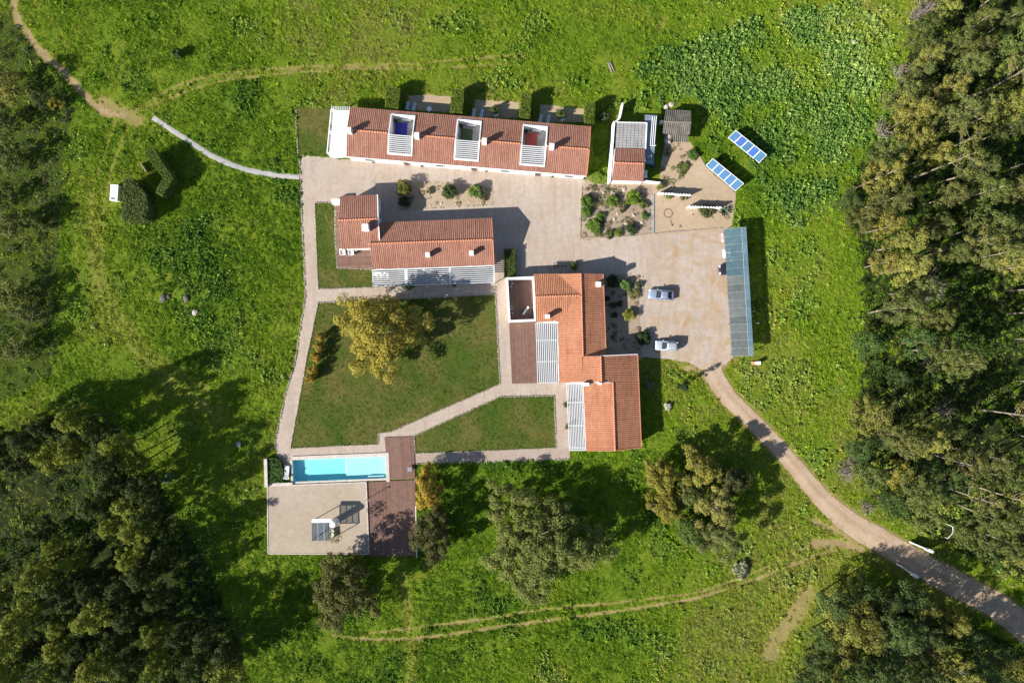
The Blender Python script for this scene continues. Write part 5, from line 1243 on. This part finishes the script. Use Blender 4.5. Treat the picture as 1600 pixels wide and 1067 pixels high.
for (x, y, k) in ((671.5,172.5,'western'),(775,180.5,'middle'),(878,187.5,'eastern')): table(x, y, 'white table at the guest house back wall in the %s yard' % k, .75, .7, .02, WPAINT, 'garden_table', .6)
lounger(449,737,'grey white sun lounger at the western end of the pool',R(176),.05,2.3,.85)
table(801,456,'brown square table against the courtyard wall',.9,.7,.1,plain('table_brown', (.20, .10, .08), .6),'courtyard_table')
lounger(821.3,485.5,'narrow white lounger lying diagonally in the courtyard',R(-35),.1,1.6,.35,None,WPAINT)
table(641,732,'grey square box table on the deck by the yellow tree',.75,.5,.14,GREYMETAL,'box_table')
LANT = [(800.2,442.8),(798.6,447.5),(799.3,479.3),(799.3,483.6),(800.3,489.8)]
for k, (x, y) in enumerate(LANT):
    p = W(x, y); r = empty('lantern', (p.x, p.y, .1), 'small white lantern along the western wall inside the courtyard', 'lantern', 'lanterns in the courtyard')
    m = MB(); m.tube([(p.x, p.y, .1), (p.x, p.y, .45)], [.16, .13], 10); m.build('body', WPAINT, r); m = MB(); m.tube([(p.x, p.y, .46), (p.x, p.y, .56)], [.17, .03], 10); m.build('cap', GREYMETAL, r)
# potted plants at the guest house doors
for k, (x, y, lab) in enumerate(((584,253.5,'potted plant at the guest house front, nearest the porch canopy'),(659.5,259.5,'potted plant at the guest house front below the patio with the blue mat'),(760,267.5,'potted plant at the guest house front below the patio with the green mat'),(862.5,276,'potted plant at the guest house front, nearest its eastern corner'))):
    p = W(x, y); r = empty('potted_plant', (p.x, p.y, .02), lab, 'plant', 'potted plants along the guest house front'); m = MB(); m.tube([(p.x, p.y, .02), (p.x, p.y, .4)], [.16, .24], 10); m.build('pot', RIDGE, r)
    l = link('leaves', SHRUB_S, r, (0, 0, .3)); l.scale = (.4, .4, .5); l.color = (.06, .08, .025, 1)
def pole(name, cat, px, py, h, label, head=None, mat=GREYMETAL, rr=.04):
    p = W(px, py); r = empty(name, p, label, cat); m = MB(); m.tube([(p.x, p.y, 0), (p.x, p.y, h)], [rr, rr * .8], 8); m.build('post', mat, r)
    if head: m = MB(); m.tube([(p.x, p.y, h), (p.x + head, p.y, h + .06)], [.05, .04], 8); m.tube([(p.x + head, p.y, h - .02), (p.x + head, p.y, h + .02)], [.16, .16], 12); m.build('head', mat, r)
    return r
pole('outdoor_shower', 'shower', 576.5, 777, 2.3, 'outdoor shower post at the edge of the pool house roof', .3, GREYMETAL, .06)
pole('garden_lamp', 'lamp', 1181, 505, 1.0, 'white garden lamp in the grass east of the carport', .12, WPAINT, .06)
# railing along the pool deck
def railing():
    a, b = W(650.5,788), W(652,868); r = empty('railing', (a + b) / 2, 'white post railing on the eastern edge of the pool deck', 'railing')
    for t in np.linspace(0, 1, 7): p = a.lerp(b, t); MB().box((p.x, p.y, .55), (.08, .08, 1.1)).build('post', WPAINT, r)
    for z in (.55, 1.08): MB().bar(a + Vector((0, 0, z)), b + Vector((0, 0, z)), .05, .06).build('rail', WPAINT, r)
railing()
# metal rack north of the L villa
def rack():
    p = W(875,416); r = empty('bike_rack', p, 'low dark metal rack of four bars north of the L shaped villa', 'rack')
    for k in range(4): q = W(866 + 6 * k, 416); MB().tube([(q.x, q.y - .45, 0), (q.x, q.y - .45, .6), (q.x, q.y - .3, .75), (q.x, q.y + .3, .75), (q.x, q.y + .45, .6), (q.x, q.y + .45, 0)], .05, 6).build('hoop', DARKMETAL, r)
    a, b = W(864,416), W(886,416); MB().bar(a + Vector((0, 0, .04)), b + Vector((0, 0, .04)), .12, .06).build('base_bar', DARKMETAL, r)
rack()
def slab_box():
    a = W(184,303.5); r = empty('storage_tank', a, 'white rectangular tank beside the large clipped hedge', 'tank', None, R(-4)); 
    def b(n, c, d, mt): m = MB(); m.box((0, 0, 0), d); o = mesh_obj(n, m.v, m.f, mt, None); o.parent = r; o.location = c
    b('body', (0, 0, .55), (1.25, 2.65, 1.1), WPAINT); b('rim', (0, 0, 1.13), (1.32, 2.75, .07), WPAINT); b('vent', (-.12, -1.0, 1.19), (.62, .22, .05), DARKMETAL)
    a = W(181.5,567); p = W(1177,567.3); r2 = empty('meter_box', W(1182,567), 'white meter box on a tan plinth below the carport', 'box'); q = W(1182.5,567); MB().box((q.x, q.y, .5), (.55, .5, 1.0)).build('box_body', WPAINT, r2); MB().box((q.x, q.y, 1.03), (.62, .58, .05)).build('lid', WPAINT, r2); q = W(1176.3,567.6); MB().box((q.x, q.y, .15), (.8, .6, .3)).build('plinth', plain('tan_brick', (.42, .27, .15), .9), r2)
    a, b = W(222.5,256), W(232,270); o = MB(); wall_box(o, a, b, 0, .8, .12); o = o.build('timber_board', plain('old_timber', (.36, .28, .18), .9), None); tag(o, 'tan timber board standing in front of the L shaped hedge', 'board')
slab_box()
# rocks in the field, fire ring, stepping stones
rock(256,466,.75,'dark grey boulder in the western meadow, nearest the ruts', None, .1, FIELDSTONE); rock(262,463,.5,'smaller boulder touching the dark grey boulder in the meadow', None, .1, FIELDSTONE); rock(291,466,.65,'brownish boulder in the middle of the western meadow', None, .1, FIELDSTONE); rock(305,488,.6,'pale boulder south of the brownish boulder in the meadow')
rock(1333,66,.5,'lone pale rock in the grass near the northern wood edge')
for k in range(16):
    a = k / 16 * 6.283; rock(1044 + 6.6 * math.cos(a), 333.5 + 6.6 * math.sin(a), rnd.uniform(.11, .17), 'small stone of the fire ring on the sandy bed', 'stones of the fire ring on the sandy bed', .1, REDSTONE)
for x, y in ((1047.5,345),(1049,348.5),(1050.3,352),(1063,353.5),(1083,335.5)): rock(x, y, rnd.uniform(.13, .22), 'small dark stone lying on the sandy bed near the fire ring', 'stray stones on the sandy bed', .1, FIELDSTONE)
for x, y in ((934,344),(956,300),(975,297),(965,334),(990,336),(925,304),(943,301),(978,350),(1003,348),(1008,318),(930,333),(946,350),(960,343),(998,300)): rock(x, y, rnd.uniform(.2, .4), 'grey stone among the shrubs of the rock garden', 'stones in the rock garden')
for x, y in ((660,318),(672,321),(690,318),(712,319),(733,316),(752,317),(664,306),(684,298),(762,300)): rock(x, y, rnd.uniform(.13, .24), 'small stone on the long gravel bed between the houses', 'stones on the long gravel bed')
o = MB(); p = W(373,694); o.tube([(p.x, p.y, 0), (p.x, p.y, .22)], [.45, .42], 16); o = o.build('manhole_cover', CONC, None); tag(o, 'round pale manhole cover in the grass near the wood shadow', 'manhole cover')
for k, (x0, y0, x1, y1) in enumerate(((950,99,956,114),(953,98.5,959.5,112))):
    m = MB(); m.tube([W(x0, y0) + Vector((0, 0, .15)), W(x1, y1) + Vector((0, 0, .15))], [.14, .11], 8); o = m.build('log', TWIG, None, True); tag(o, ('longer' if k == 0 else 'shorter') + ' grey log of the pair lying in the northern meadow', 'log')
# bare-earth gate frame pipes in the wood
m = MB(); a, b, c_, d_ = W(1483,820,.9), W(1489,823,.9), W(1489,832,.9), W(1481,841,.9); m.tube([a, b, c_, d_], .05, 6)
for q in (a, d_): m.tube([(q.x, q.y, 0), q], .05, 6)
o = m.build('pipe_barrier', WPAINT, None); tag(o, 'bent white pipe barrier among bushes beyond the gate wall', 'barrier')

# stone edging along paths and beds
def edging(name, pts, step=.30, size=.21, close=False, gap=.0):
    mb = MB(); pts = [W(*p) for p in pts]; pts = pts + [pts[0]] if close else pts
    for a, b in zip(pts[:-1], pts[1:]):
        L = (b - a).length; n = int(L / step)
        for k in range(n):
            if rnd.random() < gap: continue
            p = a.lerp(b, (k + .5) / n); s = size * rnd.uniform(.7, 1.2); mb.box((p.x + rnd.uniform(-.05, .05), p.y + rnd.uniform(-.05, .05), .05), (s, s * rnd.uniform(.6, .9), .14 + rnd.uniform(0, .06)), rnd.uniform(0, 3))
    o = mb.build(name, STONE2, None); tag(o, kind='stuff'); return o
STONE2 = mat_multi('edging_stone', [(.3, (.24, .20, .155)), (.7, (.46, .41, .345))], 3.5, .9)
for q in (LAWN1, LAWN2, LAWN3): edging('stone_edging', q, close=True)
edging('stone_edging', [(468,243),(471,330),(475,420),(477,461),(461,565),(447,612),(429,692)], gap=.25); edging('stone_edging', [(909,292),(908,320),(906,372),(960,371),(1012,366),(1075,361),(1128,357)]); edging('stone_edging', [(649,724),(770,721.5),(890,717)], gap=.3)
edging('stone_edging', [(640,283.5),(706,286.5),(770,293.5),(770,320.5),(700,324.5),(624,328.5),(624,292)], .5, .18, gap=.4); edging('stone_edging', [(463,169),(463,205),(466,240)], gap=.2); edging('stone_edging', [(966,430),(985,428.5),(1003,431),(1004,455)], .5, .3, gap=.3)

# ------------------------------------------------------------------ hedges and garden shrubs
HG = (.055, .075, .010)
def px_poly(pts, z=0): return [tuple(W(x, y, z))[:2] for x, y in pts]
for pts, lab in (([(603,135),(626,138.5),(622,170),(601.5,168.5)],'clipped box hedge behind the guest house, nearest the porch canopy'), ([(706,139),(725.5,141.5),(722,177),(703,176)],'clipped box hedge between the western and middle guest house yards'),
                 ([(814,147),(831,148.5),(828,184.5),(811.5,184)],'clipped box hedge between the middle and eastern guest house yards'), ([(915,160.5),(930.5,160.5),(928,192.5),(913.5,192)],'clipped box hedge behind the eastern corner of the guest house')):
    leafy_block('hedge', px_poly(pts, 2.6), 2.6, HG, lab, 'hedge', 'box hedges dividing the guest house yards', .2, 60)
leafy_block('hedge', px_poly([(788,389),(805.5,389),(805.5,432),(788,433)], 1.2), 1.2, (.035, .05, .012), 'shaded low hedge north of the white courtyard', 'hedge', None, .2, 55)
leafy_block('hedge', px_poly([(226,237),(233,233),(241,234),(255,255),(270.5,279),(263,292),(252,307),(243,301),(248,290),(255,279),(242,262),(228,243)], 2.9), 2.9, (.045, .065, .012), 'tall L shaped clipped hedge in the western meadow', 'hedge', None, .2, 48)
leafy_block('hedge', px_poly([(193,280),(203,278),(214,286),(228,305),(232,327),(226.5,343),(208,346),(190.5,345),(190,310)], 2.9), 2.9, (.042, .055, .016), 'broad clipped hedge block beside the white tank', 'hedge', None, .26, 40, top_jit=.16)
leafy_block('planting', px_poly([(418,714),(438,717),(443,735),(441,754),(418.5,755)], .6), .6, (.03, .055, .014), 'dark green planting bed at the western end of the pool', 'planting', None, .26, 45, top_jit=.12)
m1 = make_shrub(73, 1.0, 2.0, 30, 70, .16, .34); m2 = make_shrub(74, 1.0, 1.6, 10, 80, .34, .5); m3 = make_shrub(75, 1.0, .9, 12, 60, .3, .4)
# (px, py, radius px, height m, colour, mesh, label)
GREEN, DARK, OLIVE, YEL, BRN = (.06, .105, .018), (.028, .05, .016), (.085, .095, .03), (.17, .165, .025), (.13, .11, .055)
for x, y, rp, h, c, me, lab in (
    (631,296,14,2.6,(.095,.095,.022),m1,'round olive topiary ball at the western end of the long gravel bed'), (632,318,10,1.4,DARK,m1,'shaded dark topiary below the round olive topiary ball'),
    (703,301,13,2.0,(.032,.058,.018),SHRUB_M,'dark green bush in the middle of the long gravel bed'), (741,303,13,1.9,(.085,.12,.03),m2,'light green leafy bush at the eastern end of the long gravel bed'), (669,300,6,.8,(.22,.18,.10),m3,'dry straw coloured grass clump on the long gravel bed'), (757,309,6,.7,(.16,.13,.06),m3,'brownish grass clump beside the light green leafy bush'),
    (773,174,8,1.7,(.06,.08,.03),SHRUB_M,'bush at the back of the middle guest house yard'), (876,180.5,9,1.7,(.06,.08,.025),SHRUB_M,'bush at the back of the eastern guest house yard'), (943.5,187,9,1.8,(.06,.085,.03),m2,'bush in the shade between guest house and service building'), (932,276,11,.9,(.11,.15,.02),m2,'bright green low bush by the eastern corner of the guest house'),(945,280,9,.8,(.10,.14,.02),m2,'bright green low bush against the service building gable'),
    (916,316,9,1.3,GREEN,SHRUB_M,'green shrub at the western edge of the rock garden, northernmost'), (915.5,331,8,1.0,GREEN,SHRUB_M,'green shrub at the western edge of the rock garden, below another'), (924,355,11,1.2,(.07,.11,.018),m2,'broad leafy shrub in the lower corner of the rock garden'), (937,339,8,1.0,GREEN,SHRUB_S,'small green shrub in the heart of the rock garden'), (956,315,9,1.2,(.075,.115,.02),SHRUB_M,'light green shrub in the upper middle of the rock garden'), (969,324,8,.9,BRN,m3,'brownish shrub beside the light green shrub of the rock garden'), (988.5,310,11,1.4,(.085,.13,.015),SHRUB_M,'largest bright green shrub in the rock garden'), (985,360,8,1.1,DARK,m1,'dark rounded shrub at the lower edge of the rock garden'), (965.5,364,7,.8,(.09,.12,.02),SHRUB_S,'small yellowish shrub at the lower edge of the rock garden'), (950,366,7,.7,OLIVE,m3,'olive grass clump at the lower edge of the rock garden'), (1006,338,6,.7,GREEN,SHRUB_S,'small shrub by the concrete strip of the rock garden'), (1004,322,7,.8,OLIVE,m3,'olive clump at the eastern edge of the rock garden'),
    (1102,330,12,1.3,(.055,.065,.025),SHRUB_M,'round brownish green shrub in front of the white slatted screen'), (1066,310,7,.7,BRN,m3,'dry clump below the upper white slatted screen'), (1045,307,8,.7,OLIVE,m3,'olive clump at the start of the upper white slatted screen'), (1032,292,8,1.0,(.13,.13,.04),SHRUB_S,'yellowish bush by the low white wall stub'), (1083,242,10,.8,(.05,.09,.02),SHRUB_M,'dark green bush between shed and sandy yard'), (1064,262,12,.5,OLIVE,m3,'low grey green ground shrub in the middle of the service yard'),
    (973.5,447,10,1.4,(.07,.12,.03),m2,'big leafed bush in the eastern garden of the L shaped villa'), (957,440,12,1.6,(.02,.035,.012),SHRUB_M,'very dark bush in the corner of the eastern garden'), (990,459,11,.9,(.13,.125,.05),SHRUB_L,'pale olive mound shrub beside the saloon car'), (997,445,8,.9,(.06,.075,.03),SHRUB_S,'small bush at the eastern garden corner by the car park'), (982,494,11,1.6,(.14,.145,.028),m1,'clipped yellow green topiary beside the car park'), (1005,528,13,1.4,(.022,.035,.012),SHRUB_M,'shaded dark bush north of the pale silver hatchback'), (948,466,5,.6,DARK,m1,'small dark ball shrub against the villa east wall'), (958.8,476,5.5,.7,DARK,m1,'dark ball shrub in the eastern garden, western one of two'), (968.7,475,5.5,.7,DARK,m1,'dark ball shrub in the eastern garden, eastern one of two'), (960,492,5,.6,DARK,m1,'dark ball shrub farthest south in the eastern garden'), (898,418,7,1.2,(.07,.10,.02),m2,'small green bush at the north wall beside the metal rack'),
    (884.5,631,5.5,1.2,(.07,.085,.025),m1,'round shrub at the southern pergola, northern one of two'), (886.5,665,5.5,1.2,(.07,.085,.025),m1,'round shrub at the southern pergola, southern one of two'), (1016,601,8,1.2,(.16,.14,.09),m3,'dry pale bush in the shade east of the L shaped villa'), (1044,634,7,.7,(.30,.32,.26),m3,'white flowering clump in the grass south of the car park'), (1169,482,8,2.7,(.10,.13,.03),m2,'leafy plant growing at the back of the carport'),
    (281,87,9,1.8,(.04,.06,.015),SHRUB_M,'lone dark bush in the northern meadow'), (265,744,9,1.4,(.06,.11,.05),m2,'pale bluish bush at the edge of the left wood'), (1152,888,16,1.2,(.16,.17,.10),m3,'pale feathery bush at the foot of the tree cluster'), (1021,790,8,1.0,(.16,.15,.13),m3,'grey bush at the western foot of the tree cluster'), (640,449,7,.6,GREEN,m3,'small green plant at the southern edge of the long pergola'), (708,444,5,.6,GREEN,m3,'small dark plant below the middle of the long pergola')):
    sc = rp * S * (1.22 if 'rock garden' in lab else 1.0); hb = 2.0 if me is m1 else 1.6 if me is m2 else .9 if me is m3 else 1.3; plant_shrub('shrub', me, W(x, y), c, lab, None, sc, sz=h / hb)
def agave(px, py, rad, label):
    r = empty('agave', W(px, py), label, 'plant'); V = []; F = []
    for k in range(26):
        a = k * 2.4; t = k / 26; el = .25 + t * .95; L = rad * (1 - .25 * t); d = np.array([math.cos(a) * math.cos(el), math.sin(a) * math.cos(el), math.sin(el)]); s = np.array([-math.sin(a), math.cos(a), 0]) * .13; n = len(V); base = np.array([0, 0, .1])
        V += [tuple(base - s * .6), tuple(base + s * .6), tuple(base + d * L * .5 + s), tuple(base + d * L * .5 + np.array([0, 0, -.05])), tuple(base + d * L * .5 - s), tuple(base + d * L)]
        F += [(n, n + 1, n + 2, n + 3), (n, n + 3, n + 4), (n + 3, n + 2, n + 5), (n + 3, n + 5, n + 4)]
    me = bpy.data.meshes.new('leaves'); me.from_pydata(V, [], F); me.materials.append(LEAF); o = link('leaves', me, r); o.color = (.13, .17, .11, 1); link('stem', STEM, r).scale = (.3, .3, .3)
agave(1130.5,331,1.35,'grey green agave in front of the white slatted screen')

# ------------------------------------------------------------------ single trees
def special(seed, px, py, z, h, rad, base, clumps, crad, per, leaf, col, label, name='tree', squash=(1, 1), rz=0, mat=BARK, shape='round', col2=None):
    t = make_tree(name, seed, h, rad, base, clumps, crad, per, leaf, mat, shape, r0=.028 * h, limb=16, squash=squash)
    return plant_tree(t, W(px, py, z) * Vector((1, 1, 0)) if False else Vector((W(px, py, z).x, W(px, py, z).y, 0)), col, label, 'tree', None, 1.0, rz, 1.0)
special(101, 592,521,7,10.5,6.6,2.4,120,1.10,230,.29,(.225,.188,.038),'large golden yellow tree on the main lawn','yellow_tree',(.95,1.0))
special(102, 842,850,6,8.5,9.6,1.2,210,1.05,230,.29,(.118,.132,.040),'widest olive brown tree in the southern meadow','olive_tree',(1.0,.9),mat=PALE_BARK)
special(103, 533,925,5.5,8.0,6.2,1.2,105,1.0,200,.29,(.085,.085,.028),'dark olive tree below the pool house roof','olive_tree',(.85,1.1))
special(104, 668,762,4,5.6,3.3,.9,40,.75,190,.25,(.24,.165,.03),'yellow tree over the eastern edge of the pool deck','yellow_tree',(.62,1.15))
special(105, 674,838,5,7.0,3.9,1.2,50,.9,190,.28,(.06,.06,.022),'dark tree at the lower corner of the pool deck','olive_tree',(.8,1.1))
for i, (x, y, h, rd, c, lab) in enumerate(((1036,748,6.5,2.9,(.15,.135,.028),'yellowish tree of the cluster, nearest the L shaped villa'), (1096,735,7.5,3.2,(.165,.155,.035),'yellow green tree of the cluster, northernmost crown'), (1078,772,6.0,2.4,(.075,.085,.028),'dark small tree in the centre of the cluster'), (1121,794,7.5,3.3,(.165,.155,.05),'pale olive tree of the cluster with a dome crown'), (1127,842,7.5,3.5,(.10,.105,.04),'greyish dome tree at the southern end of the cluster'), (1045,790,5.5,2.7,(.135,.12,.025),'yellowish tree on the western flank of the cluster'), (1149,752,6.0,2.2,(.05,.055,.022),'dark thin tree on the eastern side of the cluster'), (1085,830,4.0,2.6,(.065,.095,.025),'low green tree beneath the dome trees of the cluster'))):
    special(120 + i, x, y, h * .75, h, rd, h * .28, 40, .8, 190, .27, c, lab, 'oak_tree', mat=PALE_BARK)
for i, (x, y, rp, lab) in enumerate(((498,527,6.5,'yellow shrub in the row along the garden path, northernmost'),(495,543,7.5,'yellow shrub in the row along the garden path, second from the north'),(491,560,8,'yellow shrub in the row along the garden path, middle one'),(487,577,8,'yellow shrub in the row along the garden path, second from the south'),(483,593,7.5,'yellow shrub in the row along the garden path, southernmost'))): plant_shrub('yellow_shrub', m1, Vector((*tuple(W(x, y, 2))[:2], 0)), (.22,.155,.028), lab, None, rp * S * 1.15, 'shrub', 1.35)
# slim cypress by the drive
cyp = make_tree('cypress', 140, 4.4, .42, .2, 22, .32, 45, .2, BARK, 'cone', r0=.07, limb=3)
plant_tree(cyp, W(1063,603), (.02, .035, .014), 'slim dark cypress casting a long shadow across the drive', 'tree', None, 1.0)
# trees on the far left heath
hb = [make_tree('heath_tree', 150 + k, 4.8, 2.3, .9, 30, .75, 65, .30, BARK, 'round') for k in range(2)]
for i, (x, y, s, c, lab) in enumerate(((8,128,1.15,(.14,.135,.035),'yellowish tree on the heath nearest the brown footpath'), (84,163,.5,(.20,.17,.03),'small yellow tree at the foot of the brown footpath'), (62,158,.7,(.045,.06,.02),'dark small tree beside the small yellow tree on the heath'), (14,245,1.0,(.07,.085,.025),'green tree on the upper heath at the picture border'), (10,350,1.1,(.09,.10,.03),'green tree in the middle heath at the picture border'), (50,348,.75,(.07,.09,.025),'small round tree in the middle of the heath'), (14,465,1.15,(.085,.095,.025),'green tree on the lower heath at the picture border'), (40,485,.9,(.07,.08,.03),'grey green tree next to the lower border tree'), (24,548,1.0,(.08,.09,.025),'southernmost heath tree above the left wood'), (2,310,.8,(.05,.06,.02),'dark tree on the heath between two green border trees'), (4,190,.9,(.05,.065,.02),'dark tree on the heath below the yellowish tree'))):
    plant_tree(hb[i % 2], Vector((*tuple(W(x, y, 3.4 * s))[:2], 0)), c, lab, 'tree', None, s)

# ------------------------------------------------------------------ woods: every tree its own object
def poisson(poly, dist, tries=9000, bias=None):
    xs = [p[0] for p in poly]; ys = [p[1] for p in poly]; out = []
    for _ in range(tries):
        x, y = rnd.uniform(min(xs), max(xs)), rnd.uniform(min(ys), max(ys))
        if not inside(poly, np.array([x]), np.array([y]))[0]: continue
        if all((x - a) ** 2 + (y - b) ** 2 > dist * dist for a, b in out): out.append((x, y))
    return out
eu = [make_tree('eucalyptus', 200 + k, 14.0, 2.5, 5.5, 54, .66, 62, .30, PALE_BARK, 'tall', r0=.17, limb=9) for k in range(4)]
ac = [make_tree('acacia', 210 + k, 9.0, 2.6, 2.6, 30, .92, 95, .29, BARK, 'round', r0=.15, limb=8) for k in range(3)]
edg = [make_tree('eucalyptus', 205 + k, 10.0, 2.5, 1.6, 56, .66, 62, .29, BARK, 'tall', r0=.14, limb=8) for k in range(3)]
bare = [make_tree('eucalyptus', 220 + k, 15.0, 2.4, 8.0, 13, .75, 70, .28, PALE_BARK, 'tall', r0=.19, limb=13) for k in range(2)]
pn = [make_tree('pine', 230 + k, 11.2, 2.25, 4.4, 70, .56, 66, .27, BARK, 'tall', r0=.13, limb=7) for k in range(4)]
def edge_dist(poly, x, y): return float(pdist(list(poly), np.array([x]), np.array([y]))[0])
RW = [(1440,0),(1402,70),(1400,120),(1362,205),(1312,275),(1300,335),(1325,400),(1332,450),(1330,520),(1330,580),(1318,640),(1318,700),(1322,745),(1365,795),(1440,840),(1500,872),(1560,900)]
for (x, y) in poisson(WOODS_R, 36):
    if x > 1640 or y < -40: continue
    x += 22
    ed = edge_dist(RW, x, y); gap = fbm(np.array([x]), np.array([y]), .02, 77, 2)[0]
    if gap < .42: continue
    low = 420 < y < 760 and ed < 130 and rnd.random() < .75 or ed < 25 and rnd.random() < .6
    q = rnd.random()
    if low:
        k = rnd.choice(ac); s = rnd.uniform(.5, .95); yl = rnd.random() < .22; c = (.17, .155, .034) if yl else (.050, .080, .025); lab = ('yellowish low acacia at the edge of the right wood' if yl else 'dark green low acacia at the edge of the right wood'); g = 'low acacias at the right wood edge'; zc = 5.5 * s
    elif q < .16 and ed > 90: k = rnd.choice(bare); yl = False; s = rnd.uniform(.85, 1.1); c = (.115, .115, .035); lab = 'thin crowned eucalyptus with bare pale trunk in the right wood'; g = 'bare trunked eucalyptus in the right wood'; zc = 11 * s
    else:
        k = rnd.choice(edg if ed < 55 else eu); s = rnd.uniform(.75, 1.12) * (1.05 if ed < 55 else 1); yl = rnd.random() < (.6 if (ed < 120 and 150 < y < 420) else .25); c = (.145, .142, .038) if yl else (.075, .086, .028); lab = ('yellow green eucalyptus standing in the right wood' if yl else 'dull green eucalyptus standing in the right wood'); g = ('yellow green eucalyptus of the right wood' if yl else 'dull green eucalyptus of the right wood'); zc = (6.5 if ed < 55 else 10) * s
    lv = ('by the top corner' if y < 150 else 'level with the solar arrays' if y < 330 else 'level with the carport' if y < 560 else 'level with the upper drive' if y < 760 else 'above the gate walls'); dp = ('on the edge of' if ed < 55 else 'in the middle of' if ed < 150 else 'deep inside')
    kd = 'yellowish low acacia' if (low and yl) else 'dark green low acacia' if low else 'bare trunked eucalyptus' if k in bare else 'yellow green eucalyptus' if yl else 'dull green eucalyptus'
    lab = '%s %s, %s the right wood' % (kd, lv, dp)
    j = rnd.uniform(.8, 1.2); c = tuple(v * j * rnd.uniform(.93, 1.07) for v in c); p = W(x, y, zc)
    plant_tree(k, (p.x, p.y, 0), c, lab, 'tree', g, s)
for (x, y) in poisson(WOODS_B, 33):
    if x > 1640 or y > 1100 or edge_dist(ROADL, x, y) < 44: continue
    near = y < 990 and x < 1420; eb = edge_dist(WOODS_B, x, y) < 40; k = rnd.choice(ac) if near or eb or rnd.random() < .4 else rnd.choice(eu); s = rnd.uniform(.7, 1.05); yl = rnd.random() < .28; c = (.13, .13, .032) if yl else (.050, .072, .024); j = rnd.uniform(.8, 1.2); p = W(x, y, (6 if k in ac else 10) * s)
    plant_tree(k, (p.x, p.y, 0), tuple(v * j for v in c), '%s tree of the wood below the dirt road, %s' % ('yellow green' if yl else 'dark green', 'at its tip' if y < 960 else ('on its meadow side' if x < 1340 else 'in its middle' if x < 1470 else 'towards the lower corner')), 'tree', 'trees of the wood below the dirt road', s)
for (x, y) in poisson(WOODS_L, 34):
    if x < -45 or y > 1100: continue
    core = inside([(-60,730),(120,745),(190,860),(150,960),(-60,980)], np.array([x]), np.array([y]))[0]
    if core and rnd.random() < .45: continue
    if x > 262 and 790 < y < 965: continue
    k = rnd.choice(pn); s = rnd.uniform(.75, 1.12); yl = rnd.random() < .36; c = (.120, .135, .020) if yl else (.034, .046, .012); j = rnd.uniform(.8, 1.2); p = W(x, y, 7.6 * s)
    plant_tree(k, (p.x, p.y, 0), tuple(v * j for v in c), '%s pine of the left wood, %s' % ('yellow green' if yl else 'dark green', ('along its upper edge' if y < 760 else 'in the middle of its far side' if x < 160 and y < 930 else 'near the lower corner' if x < 160 else 'facing the pool house roof' if x > 240 and y < 930 else 'at the centre of the stand' if y < 930 else 'along the lower border')), 'tree', 'pines of the left wood', s)
# bare brush between the trees
def brush_mesh(seed):
    g = np.random.default_rng(seed); mb = MB()
    for k in range(34):
        a = g.uniform(0, 6.28); el = g.uniform(.35, 1.2); L = g.uniform(.7, 1.35); d = Vector((math.cos(a) * math.cos(el), math.sin(a) * math.cos(el), math.sin(el))); s = Vector((g.normal(0, .25), g.normal(0, .25), 0)); e = s + d * L; mb.tube([s, s + d * L * .5 + Vector((0, 0, .05)), e], [.03, .022, .008], 3)
        for q in range(3): b = s + d * L * g.uniform(.4, .9); mb.tube([b, b + Vector(g.normal(0, .25, 3).tolist()) + d * .2], [.016, .006], 3)
    me = bpy.data.meshes.new('twigs'); me.from_pydata([tuple(v) for v in mb.v], [], mb.f); me.materials.append(TWIG); return me
BR = [brush_mesh(i) for i in range(3)]
for x, y, s in ((1442,15,2.2),(1428,28,1.8),(1404,118,1.8),(1375,205,1.8),(1450,448,2.2),(1438,462,1.8),(1325,725,1.8),(1318,738,1.6),(1352,790,1.4),(1440,995,2.6),(1432,1010,2.0),(1378,1000,1.9),(1368,985,1.7),(1450,568,1.7),(1400,700,1.5),(1470,640,1.6),(1410,755,1.6),(1455,700,1.6)):
    r = empty('brushwood', W(x, y), 'leafless grey brushwood between the trees on the right', 'bush', 'grey brushwood bushes', rnd.uniform(0, 6)); r.scale = (s, s, s); link('twigs', rnd.choice(BR), r)
